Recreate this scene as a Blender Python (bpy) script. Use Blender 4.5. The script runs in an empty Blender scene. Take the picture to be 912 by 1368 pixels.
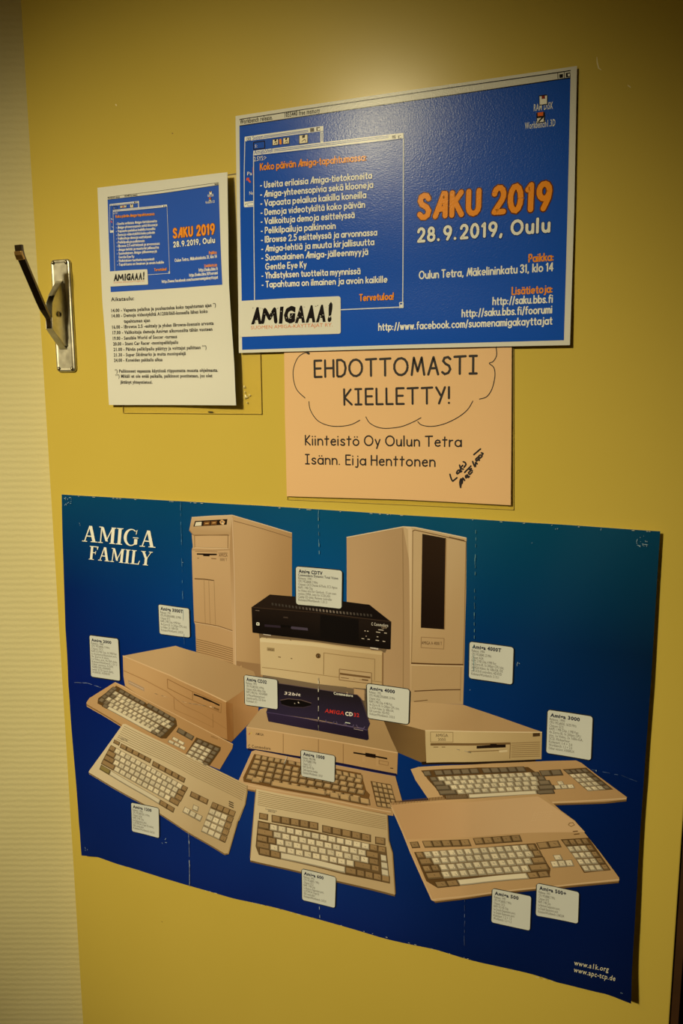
import bpy, math, random
from mathutils import Vector, Matrix
from mathutils.geometry import tessellate_polygon

random.seed(7)
S = bpy.context.scene
COL = S.collection
R_ = math.radians

# ------------------------------------------------------------------ camera
# Door face frame: x to the right, y down, z into the door (metres).  World: X = x, Y = z, Z = HZ - y
HZ = 1.75
F = 1071.2845
RX = (0.92900, 0.0035, 0.3699); RY = (0.0548, 0.9876, -0.1469); RZ = (-0.3659, 0.1567, 0.9174)
CAM = (0.8589, 0.3340, -0.9594)
def W(x, y, z): return Vector((x, z, HZ - y))
vr, vd, vf = [Vector((a[0], a[2], -a[1])) for a in (RX, RY, RZ)]
vf.normalize(); vr = (vr - vf * vr.dot(vf)).normalized(); vd = vf.cross(vr)
cam_data = bpy.data.cameras.new('camera'); cam = bpy.data.objects.new('camera', cam_data); COL.objects.link(cam)
cam_data.sensor_fit = 'HORIZONTAL'; cam_data.sensor_width = 36; cam_data.lens = F / 912 * 36; cam_data.clip_start = 0.02
up = -vd
cam.matrix_world = Matrix(((vr.x, up.x, -vf.x, 0), (vr.y, up.y, -vf.y, 0), (vr.z, up.z, -vf.z, 0), (0, 0, 0, 1)))
cam.location = W(*CAM)
S.camera = cam
S.view_settings.view_transform = 'Standard'; S.view_settings.look = 'None'
S.view_settings.exposure = 0.0; S.view_settings.gamma = 1.0; S.view_settings.use_curve_mapping = False
wd = bpy.data.worlds.new('world'); S.world = wd; wd.use_nodes = True
wd.node_tree.nodes['Background'].inputs[0].default_value = (1, .8, .5, 1); wd.node_tree.nodes['Background'].inputs[1].default_value = 0.0
# ------------------------------------------------------------------ lights (the room's ceiling downlight and an added fill)
LC = (1.0, 0.86, 0.50)
def spot(name, loc, target, power, angle, blend, radius, col=LC):
    d = bpy.data.lights.new(name, 'SPOT'); d.energy = power; d.color = col
    d.spot_size = R_(angle); d.spot_blend = blend; d.shadow_soft_size = radius
    o = bpy.data.objects.new(name, d); COL.objects.link(o); o.location = loc
    o.rotation_euler = (Vector(target) - Vector(loc)).to_track_quat('-Z', 'Y').to_euler()
spot('ceiling_downlight', (-0.38, -2.75, 2.62), (0.30, 0.0, 1.060), 545, 35.6, 1.0, 0.13)
def area(name, loc, size, power, col=LC):
    d = bpy.data.lights.new(name, 'AREA'); d.shape = 'SQUARE'; d.size = size; d.energy = power; d.color = col
    o = bpy.data.objects.new(name, d); COL.objects.link(o); o.location = loc
area('orange_fill', (-0.6, -2.0, 2.60), 0.6, 5, (1.0, 0.68, 0.22))  # unseen fill, added to warm the dim areas like bounced light

# ------------------------------------------------------------------ colour + material helpers
def lin(c):
    c /= 255.0
    return c / 12.92 if c <= 0.04045 else ((c + 0.055) / 1.055) ** 2.4
def alb(rgb, e=(0.80, 0.68, 0.39)):
    return tuple(min(0.92, lin(c) / k) for c, k in zip(rgb, e))
def new_mat(name):
    m = bpy.data.materials.new(name); m.use_nodes = True
    nt = m.node_tree; return m, nt, nt.nodes, nt.links, nt.nodes['Principled BSDF']
def bump(nt, b, height, strength, dist):
    n = nt.nodes.new('ShaderNodeBump'); n.inputs['Strength'].default_value = strength; n.inputs['Distance'].default_value = dist
    nt.links.new(height, n.inputs['Height']); nt.links.new(n.outputs[0], b.inputs['Normal'])
def noise(nt, scale, detail=3, vec=None, rough=.5):
    n = nt.nodes.new('ShaderNodeTexNoise'); n.inputs['Scale'].default_value = scale; n.inputs['Detail'].default_value = detail
    n.inputs['Roughness'].default_value = rough
    if vec is None:
        t = nt.nodes.new('ShaderNodeTexCoord'); vec = t.outputs['Object']
    nt.links.new(vec, n.inputs['Vector']); return n.outputs['Fac']
def ramp(nt, fac, c0, c1, p0=.3, p1=.7):
    r = nt.nodes.new('ShaderNodeValToRGB'); r.color_ramp.elements[0].color = (*c0, 1); r.color_ramp.elements[1].color = (*c1, 1)
    r.color_ramp.elements[0].position = p0; r.color_ramp.elements[1].position = p1
    nt.links.new(fac, r.inputs[0]); return r.outputs[0]
def print_mat(name, rough, spec, bscale, bstr, bdist, coat=0):
    m, nt, N, L, b = new_mat(name)
    a = N.new('ShaderNodeAttribute'); a.attribute_name = 'Col'; L.new(a.outputs['Color'], b.inputs['Base Color'])
    b.inputs['Roughness'].default_value = rough; b.inputs['Specular IOR Level'].default_value = spec
    if bstr: bump(nt, b, noise(nt, bscale, 2), bstr, bdist)
    return m
M_A3 = print_mat('printed_matte_photo_paper', 0.18, 0.085, 650, 0.30, 0.0003)
M_A4 = print_mat('printed_office_paper', 0.6, 0.25, 700, 0.2, 0.0003)
M_NOTE = print_mat('printed_pink_paper', 0.5, 0.3, 500, 0.1, 0.0003)
M_FAM = print_mat('printed_glossy_poster', 0.3, 0.3, 45, 0.12, 0.001)
def flat(name, rgb, rough=.5, metal=0, var=.06, scale=40, spec=.5):
    m, nt, N, L, b = new_mat(name)
    c0 = tuple(c * (1 - var) for c in rgb); c1 = tuple(min(1, c * (1 + var)) for c in rgb)
    L.new(ramp(nt, noise(nt, scale), c0, c1), b.inputs['Base Color'])
    b.inputs['Roughness'].default_value = rough; b.inputs['Metallic'].default_value = metal; b.inputs['Specular IOR Level'].default_value = spec
    return m
def door_mat():
    m, nt, N, L, b = new_mat('yellow_door_paint')
    L.new(ramp(nt, noise(nt, 3, 4), (0.60, 0.462, 0.088), (0.63, 0.485, 0.098)), b.inputs['Base Color'])
    b.inputs['Roughness'].default_value = 0.22; b.inputs['Specular IOR Level'].default_value = .12
    bump(nt, b, noise(nt, 700, 2), 0.05, 0.0004); return m
M_DOOR = door_mat()
def wallpaper(name, c0, c1, along):
    m, nt, N, L, b = new_mat(name)
    t = N.new('ShaderNodeTexCoord'); mp = N.new('ShaderNodeMapping'); L.new(t.outputs['Object'], mp.inputs[0])
    wv = N.new('ShaderNodeTexWave'); wv.wave_type = 'BANDS'; wv.bands_direction = 'Z'; wv.inputs['Scale'].default_value = 32
    wv.inputs['Distortion'].default_value = 1.6; wv.inputs['Detail'].default_value = 2; wv.inputs['Detail Scale'].default_value = 3
    L.new(mp.outputs[0], wv.inputs['Vector'])
    mp2 = N.new('ShaderNodeMapping'); mp2.inputs['Scale'].default_value = (260, 260, 500); L.new(t.outputs['Object'], mp2.inputs[0])
    n2 = noise(nt, 1.0, 2, mp2.outputs[0])
    ad = N.new('ShaderNodeMath'); ad.operation = 'MULTIPLY_ADD'; ad.inputs[1].default_value = .8
    L.new(n2, ad.inputs[0]); L.new(wv.outputs['Fac'], ad.inputs[2])
    L.new(ramp(nt, noise(nt, 6, 4), c0, c1), b.inputs['Base Color'])
    b.inputs['Roughness'].default_value = .75; b.inputs['Specular IOR Level'].default_value = .2
    bump(nt, b, ad.outputs[0], 0.40, 0.0008); return m
M_WALL = wallpaper('woven_cream_wallpaper', (0.70, 0.64, 0.37), (0.73, 0.67, 0.40), 0)
M_CEIL = flat('white_ceiling_paint', (0.75, 0.73, 0.66), .8)
M_FLOOR = flat('brown_linoleum', (0.16, 0.11, 0.06), .45, 0, .25, 14)
M_JAMB = flat('brown_varnished_jamb', (0.14, 0.055, 0.012), .4, 0, .3, 30)
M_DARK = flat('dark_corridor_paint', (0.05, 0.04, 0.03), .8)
def metal_mat(name, rgb, rough, bs=0.0):
    m, nt, N, L, b = new_mat(name)
    L.new(ramp(nt, noise(nt, 90, 5), tuple(c * .8 for c in rgb), rgb), b.inputs['Base Color'])
    b.inputs['Metallic'].default_value = 1
    r = N.new('ShaderNodeMapRange'); r.inputs['To Min'].default_value = rough * .75; r.inputs['To Max'].default_value = rough * 1.3
    L.new(noise(nt, 140, 4), r.inputs['Value']); L.new(r.outputs[0], b.inputs['Roughness'])
    if bs: bump(nt, b, noise(nt, 60, 2), bs, .0005)
    return m
M_NICKEL = metal_mat('worn_nickel_plate', (0.80, 0.77, 0.66), 0.42, .2)
M_LEVER = metal_mat('dark_nickel_lever', (0.20, 0.17, 0.15), 0.22)
M_HOLE = flat('black_recess', (0.01, 0.008, 0.006), .8)
def clear_mat():
    m, nt, N, L, b = new_mat('clear_plastic_film')
    out = [n for n in N if n.type == 'OUTPUT_MATERIAL'][0]
    tr = N.new('ShaderNodeBsdfTransparent'); tr.inputs[0].default_value = (0.955, 0.95, 0.90, 1)
    gl = N.new('ShaderNodeBsdfGlossy'); gl.inputs['Roughness'].default_value = .3; gl.inputs['Color'].default_value = (1, 1, 1, 1)
    fr = N.new('ShaderNodeFresnel'); fr.inputs[0].default_value = 1.35
    mx = N.new('ShaderNodeMixShader'); L.new(fr.outputs[0], mx.inputs[0]); L.new(tr.outputs[0], mx.inputs[1]); L.new(gl.outputs[0], mx.inputs[2])
    L.new(mx.outputs[0], out.inputs[0]); return m
M_CLEAR = clear_mat()
def edge_mat():
    return flat('clouded_plastic_edge', (0.50, 0.375, 0.085), .3)
M_EDGE = edge_mat()

# ------------------------------------------------------------------ object helpers
def link(name, me, mat, parent=None, label=None, cat=None, group=None, kind=None):
    o = bpy.data.objects.new(name, me); COL.objects.link(o)
    if mat and not me.materials: me.materials.append(mat)
    if parent: o.parent = parent
    if label: o['label'] = label
    if cat: o['category'] = cat
    if group: o['group'] = group
    if kind: o['kind'] = kind
    return o
def thing(name, label, cat, loc):
    o = bpy.data.objects.new(name, None); COL.objects.link(o); o.empty_display_size = .05
    o.location = loc; o['label'] = label; o['category'] = cat; return o
def mesh(name, vs, fs, mat, parent=None, smooth=False, **kw):
    me = bpy.data.meshes.new(name)
    off = Vector(parent.location) if parent and parent.type == 'EMPTY' else Vector((0, 0, 0))
    me.from_pydata([tuple(Vector(v) - off) for v in vs], [], fs); me.update()
    if smooth: me.polygons.foreach_set('use_smooth', [True] * len(me.polygons))
    return link(name, me, mat, parent, **kw)
def prism(name, foot, z0, z1, mat, parent=None, **kw):
    """vertical prism over a counter-clockwise world XY outline"""
    n = len(foot)
    vs = [(x, y, z0) for x, y in foot] + [(x, y, z1) for x, y in foot]
    fs = [tuple(range(n))[::-1], tuple(range(n, 2 * n))] + [(i, (i + 1) % n, n + (i + 1) % n, n + i) for i in range(n)]
    return mesh(name, vs, fs, mat, parent, **kw)

# ------------------------------------------------------------------ the room
AL = Vector((-0.929, -0.370)); IN = Vector((0.370, -0.929)); CR = Vector((0.812, 0.369))
def rm(a, b): p = CR + AL * a + IN * b; return (p.x, p.y)
A1, B1, ZC = 3.6, 4.4, 2.66
def wallbox(name, a0, b0, a1, b1, z0, z1, mat, **kw):
    return prism(name, [rm(a0, b0), rm(a0, b1), rm(a1, b1), rm(a1, b0)][::-1], z0, z1, mat, **kw)
st = dict(kind='structure')
wallbox('wall_left', -.12, -.12, A1 + .12, 0, 0, ZC, M_WALL, **st)
wallbox('wall_front', A1, 0, A1 + .12, B1, 0, ZC, M_WALL, **st)
wallbox('wall_back', -.12, B1, A1 + .12, B1 + .12, 0, ZC, M_WALL, **st)
HB = 0.335                                   # where the doorway begins along the hinge wall
wr = wallbox('wall_right', -.12, 0, 0, HB - .07, 0, ZC, M_WALL, **st)
DW = 0.95
wallbox('wall_right.001', -.12, HB + DW + .05, 0, B1, 0, ZC, M_WALL, **st)
wallbox('wall_right.002', -.12, HB - .07, 0, HB + DW + .05, 2.20, ZC, M_WALL, **st)
wallbox('floor', -.12, -.12, A1 + .12, B1 + .12, -.1, 0, M_FLOOR, **st)
wallbox('ceiling', -.12, -.12, A1 + .12, B1 + .12, ZC, ZC + .1, M_CEIL, **st)
wallbox('baseboard_left', .01, 0, A1, .012, 0, .07, M_JAMB, **st)
wallbox('trim_1', -.13, HB - .07, .004, HB - .012, 0, 2.2, M_JAMB, **st)
wallbox('trim_2', -.13, HB + DW, .012, HB + DW + .05, 0, 2.2, M_JAMB, **st)
wallbox('trim_3', -.13, HB - .012, .012, HB + DW, 2.15, 2.2, M_JAMB, **st)
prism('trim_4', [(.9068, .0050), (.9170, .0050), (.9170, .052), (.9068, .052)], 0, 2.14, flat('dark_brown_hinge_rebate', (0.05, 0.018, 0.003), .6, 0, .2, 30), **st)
# dark corridor beyond the open doorway
cw = wallbox('wall_corridor', -1.5, HB - .6, -1.38, HB + DW + .5, 0, ZC, M_DARK, **st)
wallbox('wall_corridor.001', -1.38, HB - .6, -.12, HB - .48, 0, ZC, M_DARK, **st)
wallbox('wall_corridor.002', -1.38, HB + DW + .38, -.12, HB + DW + .5, 0, ZC, M_DARK, **st)
wallbox('floor.001', -1.38, HB - .48, -.12, HB + DW + .38, -.1, 0, M_DARK, **st)
wallbox('ceiling.001', -1.38, HB - .48, -.12, HB + DW + .38, ZC, ZC + .1, M_DARK, **st)

# ------------------------------------------------------------------ the door leaf
DWID, DT = 0.9066, 0.040
import bmesh
def bevel_box(name, x0, x1, y0, y1, z0, z1, bev, mat, parent=None, seg=2, **kw):
    bm = bmesh.new()
    bmesh.ops.create_cube(bm, size=1)
    for v in bm.verts: v.co = Vector((x0 + (v.co.x + .5) * (x1 - x0), y0 + (v.co.y + .5) * (y1 - y0), z0 + (v.co.z + .5) * (z1 - z0)))
    if bev: bmesh.ops.bevel(bm, geom=bm.edges[:], offset=bev, segments=seg, affect='EDGES', profile=.5)
    me = bpy.data.meshes.new(name); bm.to_mesh(me); bm.free()
    return link(name, me, mat, parent, **kw)
door = bevel_box('door_1', 0, DWID, 0, DT, .012, 2.13, .0015, M_DOOR, kind='structure')
door['label'] = 'yellow painted door leaf standing open with posters taped on it'

# ------------------------------------------------------------------ unprojection of measured points on to the sheets
def ray(u, v):
    a, b = (u - 456) / F, (v - 684) / F
    return [RX[i] * a + RY[i] * b + RZ[i] for i in range(3)]
def at(u, v, off=None):
    d = ray(u, v); z = 0.0
    for k in range(4):
        s = (z - CAM[2]) / d[2]; x, y = CAM[0] + d[0] * s, CAM[1] + d[1] * s
        if off is None: break
        z = -off(x, y)
    return (x, y)
CELL = 0.015
def gridded(fn):
    cache = {}
    def node(i, j):
        k = (i, j)
        if k not in cache: cache[k] = fn(i * CELL, j * CELL)
        return cache[k]
    def off(x, y):
        a, b = x / CELL, y / CELL; i, j = math.floor(a), math.floor(b); a -= i; b -= j
        return (node(i, j) * (1 - a) + node(i + 1, j) * a) * (1 - b) + (node(i, j + 1) * (1 - a) + node(i + 1, j + 1) * a) * b
    return off
def sm(t): t = max(0., min(1., t)); return t * t * (3 - 2 * t)

LAY = 0.00009
def split(poly, axis, k):
    lo, hi = [], []
    n = len(poly)
    for i in range(n):
        p, q = poly[i], poly[(i + 1) % n]
        a, b = p[axis] - k, q[axis] - k
        if a <= 0: lo.append(p)
        if a >= 0: hi.append(p)
        if (a < 0 < b) or (b < 0 < a):
            t = a / (a - b); r = (p[0] + (q[0] - p[0]) * t, p[1] + (q[1] - p[1]) * t)
            lo.append(r); hi.append(r)
    return lo, hi
def dice(poly):
    out = [poly]
    for axis in (0, 1):
        nxt = []
        for p in out:
            while True:
                m0 = min(q[axis] for q in p); m1 = max(q[axis] for q in p)
                k = (math.floor(m0 / CELL + 1e-6) + 1) * CELL
                if k >= m1 - 1e-7: nxt.append(p); break
                lo, hi = split(p, axis, k)
                if len(lo) > 2: nxt.append(lo)
                if len(hi) < 3: break
                p = hi
        out = nxt
    return out
class Sheet:
    """one hung paper sheet: an Empty, a paper mesh and printed parts that follow its curl"""
    def __init__(s, name, label, cat, mat, offraw, base):
        s.raw = offraw; s.off = gridded(offraw); s.mat = mat
        s.root = thing(name, label, cat, W(base[0], base[1], 0)); s.T = None
        s.e = (0.80, 0.68, 0.39); s.lay = LAY
    def P(s, u, v): return at(u, v, s.off)
    def normal(s, x, y):
        h = .004; gx = (s.raw(x + h, y) - s.raw(x - h, y)) / (2 * h); gy = (s.raw(x, y + h) - s.raw(x, y - h)) / (2 * h)
        return Vector((-gx, -1, gy)).normalized()
    def part(s, name, label=None, kind=None):
        p = Part(s, name, label); p.kind = kind; return p
    def paper(s, left, top, right, bottom, nu, nv, colfn, thick=.00035):
        """Coons patch between four traced edges (pixel polylines, left/right downwards, top/bottom rightwards)"""
        def curve(pl):
            pts = [s.P(*p) for p in pl]; d = [0]
            for a, b in zip(pts, pts[1:]): d.append(d[-1] + math.hypot(b[0] - a[0], b[1] - a[1]))
            def f(t):
                L = t * d[-1]
                for i in range(len(pts) - 1):
                    if L <= d[i + 1] + 1e-9:
                        k = (L - d[i]) / (d[i + 1] - d[i]); return (pts[i][0] + (pts[i + 1][0] - pts[i][0]) * k, pts[i][1] + (pts[i + 1][1] - pts[i][1]) * k)
                return pts[-1]
            return f
        l, t, r, b = curve(left), curve(top), curve(right), curve(bottom)
        c00, c10, c01, c11 = t(0), t(1), b(0), b(1)
        vs, ns, cs, fs = [], [], [], []
        for side in (0, 1):
            for j in range(nv + 1):
                v = j / nv
                for i in range(nu + 1):
                    u = i / nu
                    p = [0, 0]
                    for k in (0, 1):
                        p[k] = (1 - u) * l(v)[k] + u * r(v)[k] + (1 - v) * t(u)[k] + v * b(u)[k] - ((1 - u) * (1 - v) * c00[k] + u * (1 - v) * c10[k] + (1 - u) * v * c01[k] + u * v * c11[k])
                    x, y = p; o = s.off(x, y) - side * thick
                    vs.append(W(x, y, -o)); n = s.normal(x, y); ns.append(n if side == 0 else -n)
                    cs.append(colfn(u, v, x, y) if side == 0 else s.back)
        w = nu + 1; H = (nu + 1) * (nv + 1)
        for j in range(nv):
            for i in range(nu):
                a = j * w + i
                fs.append((a, a + w, a + w + 1, a + 1)); fs.append((H + a, H + a + 1, H + a + w + 1, H + a + w))
        nb = len(fs)
        rim = [j * w for j in range(nv + 1)] + [nv * w + i for i in range(1, nu + 1)] + [j * w + nu for j in range(nv - 1, -1, -1)] + [i for i in range(nu - 1, 0, -1)]
        k0 = len(vs)
        for q in rim: vs.append(vs[q]); ns.append(ns[q]); cs.append(s.back)
        for q in rim: vs.append(vs[H + q]); ns.append(ns[q]); cs.append(s.back)
        m = len(rim)
        for i in range(m): fs.append((k0 + i, k0 + m + i, k0 + m + (i + 1) % m, k0 + (i + 1) % m))
        return s.build('paper_sheet', vs, fs, cs, ns)
    def build(s, name, vs, fs, cs, ns, label=None):
        me = bpy.data.meshes.new(name); o = Vector(s.root.location)
        me.from_pydata([tuple(v - o) for v in vs], [], fs); me.update()
        ca = me.color_attributes.new('Col', 'FLOAT_COLOR', 'POINT')
        flatc = []
        for c in cs: flatc += [c[0], c[1], c[2], 1.0]
        ca.data.foreach_set('color', flatc)
        me.polygons.foreach_set('use_smooth', [True] * len(me.polygons))
        me.normals_split_custom_set_from_vertices([tuple(n) for n in ns])
        return link(name, me, s.mat, s.root, label)

class Part:
    def __init__(s, sheet, name, label=None):
        s.sh = sheet; s.name = name; s.label = label; s.kind = None; s.k = 0; s.v = []; s.f = []; s.c = []
    def col(s, c):
        if callable(c): return c
        a = alb(c, s.sh.e); return lambda x, y: a
    def tri(s, pts, cf, layer):
        b = len(s.v)
        for x, y in pts:
            c = cf(x, y)
            if s.sh.T: x, y = s.sh.T(x, y)
            s.v.append((x, y, layer)); s.c.append(c)
        s.f.append(tuple(range(b, b + len(pts))))
    def poly(s, pts, c, layer, px=None):
        """pts: plane points, or crop points if px (a crop mapper) is given"""
        if px: pts = [s.sh.P(*px(*p)) for p in pts]
        cf = s.col(c); s.k += 1; layer += (s.k % 8) * .07
        xs = [p[0] for p in pts]; ys = [p[1] for p in pts]
        small = max(xs) - min(xs) < CELL * .6 and max(ys) - min(ys) < CELL * .6
        if len(pts) == 3: tris = [pts]
        elif len(pts) == 4 and small: tris = [pts]
        else:
            tris = [[pts[i] for i in t] for t in tessellate_polygon([[Vector((p[0], p[1], 0)) for p in pts]])]
        for t in tris:
            if small: s.tri(t, cf, layer)
            else:
                for d in dice(t): s.tri(d, cf, layer)
        return s
    def quadcol(s, pts, cols, layer, px=None):
        """bilinear colour quad"""
        if px: pts = [s.sh.P(*px(*p)) for p in pts]
        cc = [alb(c, s.sh.e) for c in cols]
        n = 6
        def q(u, v, A): return tuple(A[0][k] * (1 - u) * (1 - v) + A[1][k] * u * (1 - v) + A[2][k] * u * v + A[3][k] * (1 - u) * v for k in range(len(A[0])))
        for i in range(n):
            for j in range(n):
                pp = [q(a / n, b / n, pts) for a, b in ((i, j), (i + 1, j), (i + 1, j + 1), (i, j + 1))]
                c = q((i + .5) / n, (j + .5) / n, cc)
                cs = [q(a / n, b / n, cc) for a, b in ((i, j), (i + 1, j), (i + 1, j + 1), (i, j + 1))]
                b0 = len(s.v)
                for p, c in zip(pp, cs):
                    s.v.append((p[0], p[1], layer)); s.c.append(c)
                s.f.append((b0, b0 + 1, b0 + 2, b0 + 3))
        return s
    def line(s, pts, w, c, layer, px=None, cap=True, closed=False):
        if px: pts = [s.sh.P(*px(*p)) for p in pts]
        if closed: pts = list(pts) + [pts[0], pts[1]]
        # remove duplicates
        q = [pts[0]]
        for p in pts[1:]:
            if math.hypot(p[0] - q[-1][0], p[1] - q[-1][1]) > 1e-6: q.append(p)
        pts = q
        cf = s.col(c)
        if len(pts) < 2:
            x, y = pts[0]; s.tri([(x + w / 2 * math.cos(k * math.pi / 4), y + w / 2 * math.sin(k * math.pi / 4)) for k in range(8)], cf, layer); return s
        h = w / 2; s.k += 1; layer += (s.k % 8) * .07
        n = len(pts); loop = math.dist(pts[0], pts[-1]) < w * .3 and n > 4
        dirs = [Vector((b[0] - a[0], b[1] - a[1])).normalized() for a, b in zip(pts, pts[1:])]
        def join(i):
            """left/right offsets where segment i-1 meets segment i, or None when the turn is sharp"""
            a, b = dirs[i - 1], dirs[i]; n1 = Vector((-a.y, a.x)); m = n1 + Vector((-b.y, b.x))
            if m.length < 1.45: return None
            m.normalize(); return m * (h / m.dot(n1))
        for i in range(n - 1):
            a, b, d = pts[i], pts[i + 1], dirs[i]; own = Vector((-d.y, d.x)) * h
            ma = (join(i) if i > 0 else None) or own; mb = (join(i + 1) if i < n - 2 else None) or own
            if (b[0] - a[0]) ** 2 + (b[1] - a[1]) ** 2 < h * h * .25: ma = mb = own if (ma is own or mb is own) else ma
            for q_ in dice([(a[0] + ma.x, a[1] + ma.y), (b[0] + mb.x, b[1] + mb.y), (b[0] - mb.x, b[1] - mb.y), (a[0] - ma.x, a[1] - ma.y)]): s.tri(q_, cf, layer)
            if i > 0 and join(i) is None and w > .0004:
                for q_ in dice([(a[0] + h * math.cos(t * .785), a[1] + h * math.sin(t * .785)) for t in range(8)]): s.tri(q_, cf, layer + .035)
        if cap and w > .0004 and not loop:
            for p, q in ((pts[0], pts[1]), (pts[-1], pts[-2])):
                d = Vector((p[0] - q[0], p[1] - q[1])).normalized(); an = math.atan2(d.y, d.x)
                s.tri([(p[0] + h * math.cos(an + t), p[1] + h * math.sin(an + t)) for t in (-1.57, -1.0, -.5, 0, .5, 1.0, 1.57)], cf, layer)
        return s
    def done(s):
        if not s.f: return
        vs = []; ns = []; fs = []
        for (x, y, l) in s.v:
            vs.append(W(x, y, -(s.sh.off(x, y) + l * s.sh.lay))); ns.append(s.sh.normal(x, y))
        for f in s.f:   # all face the room (-Y)
            (x0, y0, _), (x1, y1, _), (x2, y2, _) = s.v[f[0]], s.v[f[1]], s.v[f[len(f) // 2 + 0] if len(f) > 3 else f[2]]
            A = 0
            for i in range(len(f)):
                p, q = s.v[f[i]], s.v[f[(i + 1) % len(f)]]; A += p[0] * q[1] - q[0] * p[1]
            fs.append(f[::-1] if A > 0 else f)
        o = s.sh.build(s.name, vs, fs, s.c, ns, s.label)
        if s.kind: o['kind'] = s.kind
    # ---- lettering
    def text(s, body, p0, p1, h, c, layer, font='plain', w=.1, shear=0., px=None, hscale=True, res=1):
        if px: p0, p1 = s.sh.P(*px(*p0)), s.sh.P(*px(*p1))
        d = Vector((p1[0] - p0[0], p1[1] - p0[1])); Ln = d.length; d.normalize(); up = Vector((d.y, -d.x))
        cf = s.col(c)
        if font in ('round', 'comic'):
            gl, width = layout(body, font, .38 if w > .2 and h > .01 else 0)
            sx = Ln / max(width, .01)
            for strokes in gl:
                for st_ in strokes:
                    pts = [(p0[0] + d.x * (x * sx + shear * y * h) + up.x * y * h, p0[1] + d.y * (x * sx + shear * y * h) + up.y * y * h) for x, y in st_]
                    s.line(pts, w * h, cf, layer, cap=h > .003)
            return s
        vs, fs, width = plain_text(body, font == 'bold', w)
        sx = Ln / max(width, .001)
        b = len(s.v); 
        for x, y in vs:
            X = x * sx + shear * y * h; Y = y * h
            q = (p0[0] + d.x * X + up.x * Y, p0[1] + d.y * X + up.y * Y); cc = cf(*q)
            if s.sh.T: q = s.sh.T(*q)
            s.v.append((q[0], q[1], layer)); s.c.append(cc)
        for f in fs: s.f.append(tuple(b + i for i in f))
        return s

# ------------------------------------------------------------------ lettering shapes
_tc = {}
def cap_height():
    cu = bpy.data.curves.new('t', 'FONT'); cu.body = 'H'; cu.size = 1.0; ob = bpy.data.objects.new('t', cu); COL.objects.link(ob)
    ev = ob.evaluated_get(bpy.context.evaluated_depsgraph_get()); me = ev.to_mesh(); h = max(v.co.y for v in me.vertices)
    ev.to_mesh_clear(); bpy.data.objects.remove(ob); bpy.data.curves.remove(cu); return h
CAPH = cap_height()
def plain_text(body, bold, w):
    k = (body, bold, w)
    if k in _tc: return _tc[k]
    cu = bpy.data.curves.new('t', 'FONT'); cu.body = body; cu.resolution_u = 2; cu.size = 1.0
    cu.offset = w if bold else 0.0; cu.fill_mode = 'FRONT'
    if bold: cu.space_character = 1.12
    ob = bpy.data.objects.new('t', cu); COL.objects.link(ob)
    dg = bpy.context.evaluated_depsgraph_get(); ev = ob.evaluated_get(dg); me = ev.to_mesh()
    vs = [(v.co.x, v.co.y) for v in me.vertices]; fs = [tuple(p.vertices) for p in me.polygons]
    ev.to_mesh_clear(); bpy.data.objects.remove(ob); bpy.data.curves.remove(cu)
    x0 = min(v[0] for v in vs); x1 = max(v[0] for v in vs); cap = CAPH
    vs = [((v[0] - x0) , v[1] / cap) for v in vs]
    _tc[k] = (vs, fs, x1 - x0); return _tc[k]
def O(cx, cy, rx, ry, a0=0, a1=360, n=None):
    n = n or max(4, int(abs(a1 - a0) / 26))
    return [(cx + rx * math.cos(R_(a0 + (a1 - a0) * i / n)), cy + ry * math.sin(R_(a0 + (a1 - a0) * i / n))) for i in range(n + 1)]
bowl = O(.29, .31, .29, .31)
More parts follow.
